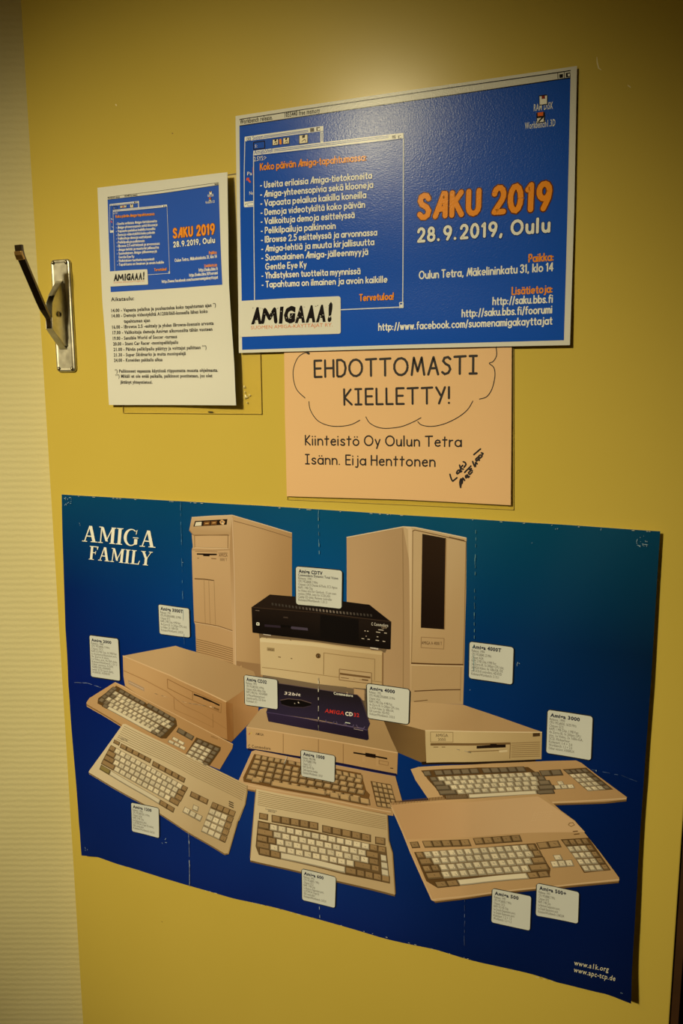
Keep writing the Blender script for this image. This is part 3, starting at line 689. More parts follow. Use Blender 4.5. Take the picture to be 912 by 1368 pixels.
for c_ in ([(233, 420), (240, 446), (252, 470), (262, 466), (286, 446)], [(308, 388), (294, 390), (284, 408), (290, 416), (304, 404), (312, 388), (312, 402), (322, 396)], [(306, 350), (316, 384)], [(330, 352), (314, 372), (334, 380)],
           [(334, 324), (348, 330), (354, 346), (340, 366)], [(313, 518), (308, 480), (318, 454), (326, 488), (330, 448), (344, 466)], [(314, 520), (320, 478)],
           [(366, 424), (352, 432), (356, 446), (370, 432), (372, 444), (380, 436)], [(388, 396), (374, 408), (384, 420), (402, 402)], [(396, 376), (382, 384), (402, 390)], [(345, 405), (392, 357)], [(415, 270), (465, 227)],
           [(406, 322), (416, 350), (426, 362), (428, 330), (440, 340)], [(446, 290), (430, 304), (436, 318), (452, 302), (456, 314)], [(466, 272), (452, 282), (462, 296), (478, 280)], [(472, 256), (484, 262), (474, 274)]):
    p.line(curve(c_, 3), .0020, INK, 1, H)
p.done()
# ------------------------------------------------------------------ the big poster's printed computers
F2 = crop(240, 670, 4.56); H1 = crop(230, 680, 5.365); F1 = crop(70, 640, 3.648); F3 = crop(330, 740, 4.56); F4 = crop(440, 680, 3.508)
F5 = crop(100, 840, 3.8); F6 = crop(300, 890, 3.508); F7 = crop(500, 920, 2.533); F8 = crop(90, 960, 3.508)
G1 = crop(310, 1040, 3.648); G2 = crop(510, 1040, 2.682); G4 = crop(640, 1150, 3.353)
FM.e = (0.88, 0.76, 0.50)
def lerp(a, b, t): return tuple(a[i] + (b[i] - a[i]) * t for i in range(len(a)))
def grad(px, a, ca, b, cb):
    pa, pb = FM.P(*px(*a)), FM.P(*px(*b)); dx, dy = pb[0] - pa[0], pb[1] - pa[1]; L2 = dx * dx + dy * dy
    A, B = alb(ca, FM.e), alb(cb, FM.e)
    return lambda x, y: lerp(A, B, sm(((x - pa[0]) * dx + (y - pa[1]) * dy) / L2))
def mul(c, k): return tuple(min(255, v * k) for v in c)
LN = .0009
class Pic:
    def __init__(s, name, px, base, label=None): s.p = FM.part(name, label); s.px = px; s.b = base
    def poly(s, pts, c, l=0): s.p.poly(pts, c, s.b + l, s.px); return s
    def g(s, pts, a, ca, b, cb, l=0): s.p.poly(pts, grad(s.px, a, ca, b, cb), s.b + l, s.px); return s
    def line(s, pts, c, w=LN, l=1): s.p.line(pts, w, c, s.b + l, s.px, cap=False); return s
    def text(s, t, a, b, h, c, l=1, **k): s.p.text(t, a, b, h, c, s.b + l, px=s.px, **k); return s
    def keys(s, a, b, d, spec, l=1, gap=.10, rise=.16, dark=(78, 52, 22)):
        """row of printed key caps from a to b (crop points), depth vector d; spec = string of unit letters, or (letter, width) pairs"""
        its = [(c, 1) if isinstance(c, str) else c for c in spec]
        T = sum(w for _, w in its); x = 0
        def pt(u, v): return (a[0] + (b[0] - a[0]) * u + d[0] * v, a[1] + (b[1] - a[1]) * u + d[1] * v)
        q = lambda u0, v0, u1, v1: [pt(u0, v0), pt(u1, v0), pt(u1, v1), pt(u0, v1)]
        for c, w in its:
            if c != '.':
                u0, u1 = x / T, (x + w) / T; g = gap / T
                col = KEY[c]; k = random.uniform(.94, 1.05)
                s.poly(q(u0, 0, u1, 1.02), mul(lerp(dark, col, .38) if c in 'wW' else dark, k), l)
                s.poly(q(u0 + g * .5, .05, u1 - g * .4, .93), mul(col, .74 * k), l + 1)
                s.poly(q(u0 + g * 1.2, .07, u1 - g * 1.5, .93 - rise), mul(col, k), l + 2)
                if c in 'wb' and random.random() < .85:
                    m = (u0 + u1) / 2 + random.uniform(-.12, .12) / T; h = random.uniform(.25, .5)
                    s.line([pt(m, h), pt(m + random.uniform(.02, .2) / T, h + random.uniform(.1, .25))], mul(col, .55), .0006, l + 3)
            x += w
        return s
    def done(s): s.p.done()
KEY = {'w': (216, 192, 146), 'b': (152, 118, 72), 't': (182, 144, 92), 'g': (140, 118, 62), 'x': (124, 104, 74), 'W': (214, 192, 148)}

# ground reflection between the stacked machines
q = Pic('printed_shadow', F6, 1)
q.g([(165, 20), (745, 90), (770, 275), (690, 300), (150, 170)], (400, 60), (120, 98, 70), (420, 200), (96, 76, 52)).poly([(20, -30), (170, -10), (170, 100), (60, 60), (0, 20)], (150, 112, 70))
q.poly([(700, 240), (745, 260), (880, 160), (1010, 200), (960, 290), (830, 400), (812, 395)], (92, 66, 34)).done()

q = Pic('printed_tower_computer', H1, 1, 'beige tower with a dark button strip on its head')
q.g([(430, 44), (858, 172), (858, 700), (700, 900), (640, 1240), (440, 1180), (425, 880), (408, 290), (415, 178)], (460, 400), (186, 146, 96), (850, 500), (164, 124, 76))
q.g([(140, 60), (430, 44), (418, 178), (410, 186), (150, 186), (122, 150)], (280, 50), (196, 160, 112), (280, 180), (176, 138, 90), 1)
q.g([(140, 184), (416, 184), (411, 290), (432, 870), (440, 1190), (174, 1080), (165, 830), (157, 810), (140, 292), (148, 270)], (280, 200), (192, 152, 102), (300, 1050), (184, 142, 92), 1)
q.g([(416, 184), (411, 290), (432, 870), (440, 1180), (462, 1190), (452, 870), (434, 290), (430, 60)], (420, 200), (170, 130, 82), (440, 1000), (196, 156, 108), 1)
q.line([(430, 62), (444, 400), (456, 1150)], (204, 168, 122), .0012, 2).line([(440, 84), (650, 142), (856, 206)], (124, 92, 56), .0009, 2)
q.line([(140, 60), (285, 50), (430, 44), (640, 106), (858, 172)], (206, 174, 130), .0011, 2).line([(122, 150), (150, 186), (410, 188)], (140, 106, 66), .0012, 2)
q.poly([(164, 86), (396, 72), (390, 112), (152, 126)], (34, 20, 10), 2)
q.poly([(170, 94), (212, 91), (209, 119), (162, 122)], (214, 196, 156), 3).poly([(228, 90), (272, 87), (268, 115), (224, 118)], (112, 70, 30), 3).poly([(280, 87), (322, 84), (318, 112), (276, 115)], (112, 70, 30), 3)
q.line([(236, 104), (262, 102)], (210, 160, 90), .0011, 4).line([(288, 100), (312, 98)], (210, 160, 90), .0011, 4)
q.line([(342, 88), (352, 104), (366, 108), (374, 92), (360, 82), (348, 84)], (214, 160, 96), .002, 3).line([(358, 92), (366, 110)], (235, 215, 170), .001, 4)
q.line([(160, 190), (400, 184), (399, 282), (162, 275), (160, 190)], (132, 98, 58), .0011, 2).line([(162, 276), (399, 283)], (208, 174, 126), .0009, 3)
q.line([(140, 292), (280, 296), (411, 292)], (150, 114, 70), .0009, 2).line([(165, 302), (325, 306)], (140, 104, 62), .0008, 2)
q.poly([(177, 317), (320, 320), (320, 331), (268, 331), (268, 339), (222, 337), (222, 329), (177, 327)], (26, 14, 8), 2).line([(180, 352), (192, 353)], (120, 86, 50), .001, 2).line([(280, 354), (316, 357)], (120, 86, 50), .0012, 2)
q.text('Commodore', (332, 322), (396, 322), .0028, (96, 66, 36), 2).text('AMIGA', (335, 343), (398, 343), .0042, (96, 66, 36), 2).text('3000 T', (342, 371), (394, 373), .0038, (96, 66, 36), 2)
q.line([(160, 499), (230, 503), (300, 512)], (92, 62, 32), .0014, 2)
for x0 in (228, 262, 300): q.line([(x0, 508), (x0 + 10, 828)], (160, 122, 76), .0008, 2)
q.line([(158, 808), (240, 822), (330, 838), (432, 872)], (120, 86, 50), .0012, 2).line([(160, 814), (330, 844), (432, 878)], (206, 170, 122), .0009, 3)
for k in range(11): q.line([(172, 932 + k * 15), (250, 950 + k * 15), (436, 1002 + k * 15)], (132, 96, 54), .0011, 2)
q.done()

q = Pic('printed_tower_computer', F4, 1, 'beige tower with a tall black front bay')
q.g([(80, 133), (345, 82), (382, 96), (380, 900), (80, 900)], (100, 500), (180, 142, 96), (370, 500), (168, 132, 88))
q.g([(345, 82), (372, 82), (402, 86), (642, 136), (640, 400), (626, 916), (380, 905), (384, 300)], (390, 300), (188, 154, 106), (640, 500), (176, 140, 92), 1)
q.g([(352, 83), (380, 85), (388, 98), (386, 300), (384, 905), (377, 905), (374, 300), (368, 96)], (380, 90), (204, 170, 122), (380, 900), (184, 148, 100), 2)
q.line([(80, 133), (345, 83), (402, 86), (642, 136)], (214, 184, 138), .0012, 3).line([(343, 96), (346, 500), (344, 880)], (150, 116, 72), .0009, 2)
q.line([(388, 104), (400, 98), (638, 152)], (110, 78, 42), .0011, 3).line([(390, 104), (388, 500), (384, 720)], (150, 116, 72), .001, 3).line([(640, 150), (632, 560), (626, 725)], (140, 106, 64), .001, 3)
q.line([(560, 132), (632, 148)], (80, 56, 30), .0014, 3)
q.g([(435, 116), (546, 137), (539, 564), (428, 556)], (480, 130), (40, 24, 12), (480, 550), (26, 14, 8), 3)
q.line([(546, 140), (539, 562)], (150, 112, 66), .001, 4)
q.line([(430, 600), (537, 606), (535, 656), (429, 649), (430, 600)], (146, 112, 70), .0009, 3).text('AMIGA A 4000 T', (432, 634), (528, 638), .0042, (92, 64, 36), 3)
q.line([(382, 722), (505, 727), (628, 729)], (86, 56, 28), .0019, 3).line([(384, 730), (626, 736)], (208, 176, 126), .001, 3)
q.line([(398, 853), (500, 848), (614, 846)], (96, 66, 36), .0014, 3).line([(396, 902), (460, 895)], (110, 80, 44), .0011, 3).line([(616, 740), (612, 900)], (156, 120, 74), .0009, 3)
q.done()

# A-like desktop box in the middle of the stack
q = Pic('printed_desktop_computer', F3, 5, 'beige desktop box with a small round lock, under the black player')
q.poly([(70, 478), (860, 560), (840, 600), (78, 520)], (112, 88, 58), 0)
q.g([(78, 514), (90, 508), (400, 534), (815, 588), (826, 596), (824, 830), (420, 790), (84, 735)], (100, 560), (202, 172, 120), (800, 700), (182, 148, 98))
q.g([(80, 514), (400, 540), (826, 598), (824, 616), (400, 562), (80, 534)], (100, 520), (214, 188, 138), (800, 600), (196, 164, 112), 1)
q.line([(92, 690), (460, 738), (820, 780)], (150, 118, 72), .0009).line([(468, 600), (466, 735)], (140, 108, 64), .001).line([(470, 602), (778, 640), (776, 770)], (150, 118, 72), .001)
q.poly([(122, 568), (168, 573), (168, 594), (122, 589)], (158, 130, 84), 1).text('AMIGA', (127, 588), (163, 591), .0032, (92, 66, 38), 2)
q.line([(190, 627), (206, 629)], (100, 70, 36), .0012).line([(266, 636), (276, 637)], (100, 70, 36), .0012)
q.p.line(crop_circle := [F3(434 + 11 * math.cos(a * .785), 620 + 11 * math.sin(a * .785)) for a in range(9)], .0022, (96, 66, 30), 7, PX); q.line([(431, 620), (438, 620)], (24, 14, 8), .0032, 2)
q.p.poly([(560, 698), (760, 722), (760, 792), (560, 768)], (186, 152, 104), 6, F3); q.line([(562, 700), (758, 724), (758, 790), (562, 766), (562, 700)], (128, 96, 56), .001, 2)
q.poly([(566, 722), (752, 746), (752, 758), (566, 734)], (112, 80, 44), 3).poly([(700, 760), (738, 765), (738, 774), (700, 769)], (110, 80, 46), 3).line([(572, 752), (620, 758)], (112, 80, 44), .001, 3)
q.line([(826, 600), (824, 828)], (140, 104, 62), .0016, 2).done()

q = Pic('printed_disc_player', F3, 8, 'black hi-fi style disc player on silver feet')
q.poly([(84, 480), (158, 488), (150, 502), (104, 498)], (104, 82, 60)).poly([(740, 560), (822, 572), (812, 588), (756, 584)], (104, 82, 60)).line([(100, 488), (146, 494)], (200, 180, 150), .0016, 1).line([(750, 570), (800, 578)], (200, 180, 150), .0018, 1)
q.g([(28, 324), (140, 246), (440, 270), (745, 308), (877, 412), (450, 360)], (300, 260), (36, 24, 16), (440, 390), (20, 12, 9), 1)
q.g([(28, 322), (450, 356), (877, 410), (873, 579), (860, 580), (440, 528), (34, 478)], (200, 330), (30, 20, 14), (200, 500), (16, 10, 8), 1)
q.line([(28, 323), (450, 358), (876, 411)], (62, 44, 30), .0009, 2)
for k in range(30):
    t = k / 29; x, y = 150 + 600 * t, 296 + 68 * t + 5 * math.sin(t * 3)
    br = 60 + 62 * math.exp(-((t - .55) / .22) ** 2)
    q.poly([(x, y), (x + 11, y + 2), (x + 13, y + 17), (x + 2, y + 15)], (br, br * .86, br * .7), 2)
q.poly([(108, 428), (205, 436), (205, 450), (108, 442)], (46, 34, 40), 2).poly([(270, 440), (370, 450), (372, 466), (275, 457), (268, 452)], (70, 58, 66), 2).poly([(205, 430), (275, 437), (270, 450), (205, 444)], (12, 8, 6), 2)
q.line([(222, 385), (250, 387)], (60, 46, 36), .0022, 2).line([(52, 343), (76, 345)], (120, 100, 80), .0008, 2)
q.line([(60, 418), (60, 431), (74, 432), (74, 420), (60, 418)], (226, 216, 196), .0013, 2)
for (x, y, x1, y1) in ((715, 467, 724, 468), (732, 469, 740, 470), (724, 498, 728, 502), (698, 514, 714, 516), (734, 518, 748, 520), (800, 460, 832, 464), (786, 474, 812, 478), (836, 480, 852, 482), (784, 524, 804, 527), (826, 530, 842, 533), (790, 503, 800, 504)):
    q.line([(x, y), (x1, y1)], (190, 170, 140), .0010, 2)
q.poly([(446, 368), (680, 398), (680, 540), (446, 512)], (14, 9, 8), 2).text('C Commodore', (758, 434), (860, 444), .0040, (206, 190, 160), 2, font='bold', w=.01).text('CDTV', (820, 452), (852, 456), .0032, (190, 160, 120), 2)
q.done()

# left desktop box and its keyboard
q = Pic('printed_desktop_computer', F5, 4, 'tan desktop box lying at the left with a large side face')
q.g([(768, 368), (930, 262), (932, 428), (796, 573)], (780, 420), (150, 104, 56), (900, 400), (172, 124, 74))
q.g([(244, 137), (512, 86), (720, 148), (908, 216), (930, 262), (770, 371), (486, 237)], (450, 110), (186, 148, 98), (760, 350), (170, 132, 84), 1)
q.g([(244, 136), (486, 237), (770, 371), (796, 573), (560, 480), (256, 292), (247, 240)], (260, 200), (194, 150, 96), (780, 480), (168, 120, 68), 1)
q.line([(244, 137), (486, 237), (770, 371)], (206, 166, 114), .0018, 2)
q.line([(248, 212), (360, 262), (470, 320), (560, 392), (640, 428), (792, 520)], (158, 112, 62), .0012, 2)
q.g([(768, 370), (802, 380), (806, 560), (796, 573), (774, 562)], (770, 400), (136, 88, 42), (800, 400), (150, 102, 54), 2)
q.line([(470, 254), (598, 318), (598, 362), (472, 300), (470, 254)], (146, 102, 54), .0012, 2).line([(598, 318), (745, 380), (742, 426), (600, 364)], (150, 106, 58), .0013, 2)
q.line([(604, 332), (668, 356), (735, 388)], (34, 20, 10), .0024, 3).poly([(650, 346), (690, 362), (690, 372), (650, 356)], (40, 24, 12), 3).poly([(706, 396), (732, 406), (732, 416), (706, 405)], (126, 88, 46), 3)
q.line([(503, 345), (506, 408)], (150, 106, 58), .001, 2).line([(700, 430), (702, 502)], (150, 106, 58), .001, 2).line([(505, 408), (600, 450), (702, 500)], (158, 112, 62), .0009, 2)
q.poly([(270, 258), (352, 298), (354, 318), (274, 280)], (168, 134, 96), 2).line([(276, 270), (348, 306)], (206, 178, 140), .0007, 3)
q.line([(256, 292), (400, 385), (560, 482), (796, 574)], (96, 64, 32), .0016, 2).done()
q = Pic('printed_keyboard', F5, 8, 'tan keyboard with grey-brown modifier keys in front of the left desktop box')
q.g([(60, 374), (74, 352), (205, 270), (255, 292), (560, 462), (804, 584), (800, 606), (736, 714), (560, 640), (240, 500), (62, 394)], (130, 330), (190, 146, 92), (740, 650), (172, 126, 74))
q.line([(60, 384), (240, 492), (440, 586)], (134, 94, 50), .0022, 1).line([(205, 271), (500, 428), (803, 585)], (206, 166, 114), .0012, 1)
q.poly([(212, 288), (516, 462), (520, 492), (466, 556), (440, 556), (116, 378), (120, 352)], (92, 64, 30), 1)
q.poly([(618, 550), (742, 600), (740, 616), (684, 696), (560, 640)], (92, 64, 30), 1)
q.keys((196, 292), (218, 302), (-14, 12), 'x', 2).keys((232, 304), (362, 374), (-12, 14), 'xxxxx', 2).keys((374, 376), (514, 456), (-12, 16), 'xxxxx', 2).keys((528, 500), (608, 545), (-12, 22), 'xx', 2)
rows = [('x' + 'w' * 13 + 'x', (184, 302), (514, 482), (-18, 15)), ('xx' + 'w' * 12, (168, 316), (496, 494), (-18, 15)), ('x' + 'w' * 12 + 'xx', (150, 330), (478, 514), (-18, 16)), ('xx' + 'w' * 11 + 'x', (134, 346), (462, 530), (-17, 17))]
for sp, a, b, d in rows: q.keys(a, b, d, sp, 2, .16)
q.keys((150, 378), (448, 538), (-12, 14), ['x', ('W', 9), 'x', 'x'], 3)
q.keys((500, 545), (560, 578), (-8, 14), 'ww', 2).keys((480, 560), (566, 602), (-8, 14), 'www', 2)
for k in range(5): q.keys((624 - k * 14, 556 + k * 19), (740 - k * 14, 608 + k * 19), (-12, 17), 'xxxx' if k == 0 else 'wwwx', 2, .16)
q.text('AMIGA', (690, 548), (726, 562), .0025, (120, 84, 44), 1).done()

q = Pic('printed_keyboard_computer', F8, 12, 'pale keyboard computer tilted down to the right, at the left edge')
q.g([(262, 24), (275, 24), (560, 168), (845, 310), (845, 345), (836, 400), (806, 476), (796, 480), (756, 634), (738, 638), (420, 440), (103, 258), (102, 246)], (250, 60), (208, 182, 134), (740, 600), (186, 154, 104))
q.line([(103, 254), (420, 436), (738, 634), (754, 632)], (120, 90, 50), .0020, 1).line([(845, 312), (834, 400), (800, 478), (756, 630)], (150, 120, 76), .0016, 1)
for k in range(8): q.line([(268 - k * 5.2, 34 + k * 8.5), (560 - k * 4, 178 + k * 8), (842 - k * 3, 318 + k * 9)], (146, 120, 78), .0010, 1)
q.text('Commodore', (240, 88), (288, 102), .0026, (80, 70, 60), 1).text('AMIGA 1200', (252, 98), (284, 108), .0024, (80, 70, 60), 1)
for k in range(3): q.line([(758, 386 + k * 10), (780, 396 + k * 10)], (50, 38, 24), .0016, 1)
q.keys((222, 96), (250, 110), (-6, 16), 'b', 1).keys((254, 114), (396, 188), (-7, 20), 'bbbbb', 1).keys((404, 196), (556, 278), (-7, 22), 'bbbbb', 1).keys((582, 338), (664, 378), (-8, 24), 'bb', 1)
for sp, a, b, d in (('b' + 'w' * 13 + 'b', (206, 122), (568, 322), (-12, 22)), ([('b', 1.5)] + ['w'] * 12 + [('b', 1.3)], (194, 144), (556, 344), (-12, 22)), ([('b', 1.8)] + ['w'] * 12 + [('b', 1.3)], (182, 166), (545, 366), (-12, 22)), ([('b', 2.2)] + ['w'] * 10 + [('b', 1.6)], (170, 188), (530, 388), (-11, 22))):
    q.keys(a, b, d, sp, 1, .10)
q.keys((160, 214), (506, 418), (-8, 22), [('g', 1.6), ('W', 8.4), ('b', 1.2), ('b', 1.2)], 1)
q.keys((592, 400), (618, 412), (-6, 24), 'w', 1).keys((552, 410), (636, 456), (-12, 26), 'www', 1)
for k in range(5): q.keys((682 - k * 11, 388 + k * 28), (792 - k * 10, 434 + k * 30), (-11, 27), 'bbbb' if k == 0 else 'wwwb', 1, .08)
q.done()

# the low box in the middle, the dark console on it, and its keyboard
q = Pic('printed_desktop_computer', F6, 6, 'low tan desktop box under the dark console')
q.g([(102, 284), (168, 200), (210, 190), (700, 248), (742, 246), (812, 405), (450, 340)], (180, 220), (180, 144, 96), (780, 380), (164, 128, 80))
q.g([(102, 284), (450, 338), (812, 404), (808, 506), (450, 434), (104, 384)], (120, 330), (196, 154, 100), (800, 450), (176, 134, 82), 1)
q.line([(102, 285), (450, 339), (812, 405)], (208, 168, 116), .0014, 2)
for x0, y0 in ((275, 316), (440, 342), (556, 364)): q.line([(x0, y0), (x0, y0 + 90)], (148, 108, 62), .001, 2)
q.line([(604, 404), (680, 416), (762, 432)], (28, 16, 8), .0022, 3).poly([(660, 404), (708, 412), (708, 430), (660, 422)], (30, 18, 10), 3)
q.poly([(646, 392), (660, 394), (660, 448), (646, 446)], (182, 140, 88), 2).poly([(710, 404), (722, 406), (722, 468), (710, 466)], (182, 140, 88), 2).line([(724, 440), (768, 448), (766, 464), (724, 456), (724, 440)], (150, 110, 64), .001, 3)
q.text('AMIGA', (146, 321), (184, 326), .0036, (70, 46, 26), 2, font='bold', w=.01).text('C Commodore', (112, 380), (216, 392), .0046, (60, 42, 28), 2, font='bold', w=.01)
q.line([(114, 320), (120, 312)], (190, 90, 60), .0012, 2).line([(122, 318), (128, 308)], (200, 170, 80), .0012, 2).line([(776, 476), (790, 478)], (60, 40, 20), .0012, 2)
q.line([(110, 388), (450, 440), (806, 508)], (24, 20, 50), .0034, 1).done()
q = Pic('printed_games_console', F6, 10, 'dark disc console with red and white lettering')
q.g([(196, 212), (672, 296), (676, 340), (668, 346), (430, 300), (206, 258)], (220, 220), (46, 34, 52), (660, 320), (34, 24, 36))
q.g([(252, 78), (440, 106), (622, 132), (640, 150), (682, 268), (670, 296), (440, 250), (196, 214), (204, 190)], (430, 100), (32, 24, 26), (430, 260), (44, 34, 50), 1)
q.line([(196, 214), (440, 254), (670, 298)], (76, 60, 84), .001, 2).line([(252, 79), (440, 107), (622, 133), (640, 152), (680, 266)], (84, 64, 66), .0008, 2)
q.poly([(262, 158), (300, 150), (360, 156), (408, 172), (404, 184), (370, 192), (310, 190), (268, 178)], (14, 9, 8), 2).line([(262, 158), (300, 151), (360, 157), (408, 172)], (90, 70, 60), .0012, 3).line([(268, 178), (310, 190), (370, 192), (404, 184)], (58, 44, 48), .001, 3)
q.line([(345, 166), (350, 172)], (210, 190, 160), .0014, 4).line([(328, 172), (332, 174)], (190, 170, 140), .001, 4)
q.text('32bit', (280, 131), (356, 139), .0040, (214, 196, 170), 2, font='bold', w=.02, shear=.3).text('Commodore', (512, 131), (602, 143), .0036, (226, 214, 190), 2, font='bold', w=.02)
q.text('AMIGA', (470, 215), (560, 228), .0052, (186, 46, 34), 2, font='bold', w=.02, shear=.2).text('CD', (566, 229), (602, 233), .0050, (220, 206, 176), 2, font='bold', w=.04).text('32', (606, 234), (632, 237), .0050, (186, 46, 34), 2, font='bold', w=.03)
q.line([(442, 108), (442, 296)], (20, 14, 20), .0009, 2)
for x0 in (474, 524, 566, 618): q.line([(x0, 250 + (x0 - 474) * .16), (x0 + 6, 262 + (x0 - 474) * .16), (x0 + 34, 268 + (x0 - 474) * .16), (x0 + 40, 258 + (x0 - 474) * .16)], (96, 80, 100), .0010, 2)
q.line([(566, 262), (590, 266)], (190, 190, 160), .0012, 3).line([(606, 292), (650, 300)], (150, 130, 120), .0009, 3).done()
q = Pic('printed_keyboard', F6, 10, 'tan keyboard belonging to the low desktop box')
q.g([(128, 398), (145, 392), (450, 448), (800, 514), (832, 630), (800, 640), (790, 700), (760, 696), (420, 632), (76, 574), (62, 544)], (140, 420), (196, 154, 104), (780, 660), (176, 134, 84))
q.line([(66, 548), (420, 610), (780, 682)], (206, 168, 118), .0014, 1).line([(76, 572), (420, 632), (760, 694)], (128, 92, 52), .0024, 1)
q.poly([(140, 410), (640, 500), (664, 580), (682, 600), (670, 652), (430, 606), (90, 540), (88, 520)], (112, 76, 36), 1).poly([(684, 536), (778, 552), (806, 640), (800, 668), (712, 652)], (96, 66, 32), 1)
q.keys((146, 412), (296, 438), (-6, 20), 'ttttt', 2, .14).keys((520, 484), (646, 508), (4, 22), 'tttt', 2, .14).keys((296, 438), (520, 484), (0, 18), 'tttttt', 2, .14)
for sp, a, b, d in (('t' * 14, (138, 434), (648, 528), (-8, 21)), ('t' * 14, (128, 456), (654, 554), (-8, 22)), ('t' * 14, (116, 480), (662, 580), (-8, 23)), ('t' * 13, (104, 504), (640, 606), (-8, 24))):
    q.keys(a, b, d, sp, 2, .16, .24)
q.keys((130, 516), (172, 522), (-6, 26), 't', 3).keys((218, 534), (482, 582), (-4, 24), 't', 3, .03).keys((490, 584), (680, 620), (4, 30), 'tttt', 3)
for k in range(5): q.keys((690 + k * 5, 538 + k * 24), (782 + k * 6, 556 + k * 23), (5, 22), 'tttt', 2, .14, .24)
q.done()

# right-hand desktop box and keyboard
q = Pic('printed_desktop_computer', F7, 4, 'flat beige desktop box at the right with a slotted front')
q.g([(0, 100), (172, 138), (176, 250), (160, 250), (78, 215), (0, 180)], (20, 120), (92, 66, 36), (170, 200), (124, 92, 50))
q.g([(120, 44), (300, 54), (430, 98), (567, 146), (380, 146), (172, 141), (16, 100)], (200, 60), (186, 148, 98), (300, 140), (172, 134, 86), 1)
q.g([(172, 140), (370, 144), (567, 146), (565, 238), (370, 246), (176, 250)], (200, 160), (196, 166, 112), (560, 220), (178, 146, 94), 2)
q.line([(172, 141), (370, 145), (567, 147)], (212, 182, 132), .0013, 3)
q.poly([(190, 184), (330, 184), (460, 181), (460, 188), (330, 192), (190, 192)], (112, 82, 44), 3).poly([(346, 193), (392, 190), (392, 186), (414, 186), (414, 189), (444, 188), (444, 198), (346, 202)], (28, 16, 8), 4)
q.poly([(422, 208), (450, 206), (450, 213), (422, 215)], (206, 178, 128), 4).line([(318, 212), (450, 207)], (120, 90, 50), .001, 4).line([(460, 182), (458, 236)], (130, 100, 58), .001, 3)
for k in range(8): q.line([(463, 184 + k * 6.6), (560, 180 + k * 6.8)], (140, 110, 66), .0010, 3)
q.poly([(536, 150), (560, 149), (560, 160), (536, 162)], (70, 48, 24), 3).line([(190, 146), (266, 147), (266, 180), (190, 180), (190, 146)], (150, 120, 76), .0008, 3)
q.text('AMIGA', (208, 163), (250, 163), .0042, (92, 70, 44), 3).text('3000', (216, 176), (242, 176), .0036, (92, 70, 44), 3).line([(200, 197), (216, 197)], (120, 90, 50), .001, 3).line([(228, 197), (240, 197)], (120, 90, 50), .001, 3)
q.line([(160, 252), (350, 250), (545, 242)], (40, 26, 14), .0042, 1).done()
q = Pic('printed_keyboard', F7, 8, 'long tan keyboard with dark modifier keys in front of the right-hand box')
q.g([(123, 272), (150, 264), (400, 252), (682, 242), (700, 250), (854, 366), (852, 376), (780, 384), (600, 390), (400, 380), (190, 384), (140, 310)], (150, 280), (196, 154, 100), (800, 370), (178, 136, 84))
q.line([(188, 378), (400, 374), (600, 384), (852, 370)], (206, 168, 116), .0014, 1).line([(190, 386), (600, 391), (780, 385), (852, 377)], (112, 80, 42), .0022, 1)
q.poly([(158, 276), (350, 266), (520, 264), (580, 306), (612, 352), (540, 360), (240, 372), (184, 310)], (96, 66, 32), 1).poly([(636, 272), (716, 266), (808, 340), (722, 346)], (96, 66, 32), 1)
q.keys((163, 278), (188, 276), (8, 18), 'x', 2).keys((200, 276), (350, 268), (8, 18), 'xxxxx', 2).keys((360, 268), (506, 262), (10, 18), 'xxxxx', 2).keys((556, 276), (630, 272), (10, 20), 'xx', 2)
for sp, a, b, d in (('x' + 'w' * 12 + 'x', (184, 298), (556, 280), (9, 16)), ([('x', 1.5)] + ['w'] * 12 + ['x'], (194, 313), (574, 294), (9, 16)), ([('x', 1.8)] + ['w'] * 11 + [('x', 1.5)], (204, 328), (592, 308), (9, 17)), ([('x', 2.2)] + ['w'] * 10 + [('x', 2)], (214, 344), (606, 324), (8, 16))):
    q.keys(a, b, d, sp, 2, .15, .24)
q.keys((238, 360), (606, 340), (5, 14), [('x', 2.6), ('W', 8), ('x', 2)], 3)
q.keys((616, 312), (636, 311), (8, 14), 'w', 2).keys((606, 326), (672, 322), (7, 14), 'www', 2)
for k in range(5): q.keys((640 + k * 17, 274 + k * 14.5), (716 + k * 18, 269 + k * 14), (15, 14), 'xxxx' if k == 0 else 'wwwx', 2, .15, .24)
q.done()

q = Pic('printed_keyboard_computer', G1, 14, 'small pale keyboard computer at the lower middle')
q.g([(118, 48), (440, 108), (757, 174), (764, 300), (782, 360), (796, 560), (790, 570), (440, 486), (90, 404), (90, 380), (104, 210)], (130, 60), (206, 178, 128), (780, 540), (186, 154, 104))
q.line([(90, 400), (440, 482), (794, 568)], (112, 84, 48), .0026, 1).line([(757, 176), (764, 300), (782, 360), (795, 560)], (142, 112, 68), .0016, 1).line([(118, 50), (104, 210), (90, 384)], (150, 120, 76), .0012, 1)
for k in range(8): q.line([(130 - k * .6, 62 + k * 9), (440, 122 + k * 9), (752 + k * .2, 186 + k * 8.4)], (150, 122, 78), .0010, 1)
q.text('Commodore', (164, 150), (220, 160), .0028, (90, 76, 60), 1).text('AMIGA 600', (176, 160), (212, 167), .0024, (90, 76, 60), 1)
q.keys((134, 164), (178, 172), (-2, 30), 'b', 1).keys((194, 174), (422, 214), (0, 36), 'bbbbb', 1).keys((440, 224), (678, 272), (0, 36), 'bbbbb', 1).keys((698, 280), (748, 288), (0, 36), 'b', 1)
q.poly([(128, 202), (690, 320), (752, 330), (770, 510), (550, 466), (132, 370), (116, 328)], (104, 78, 44), 1)
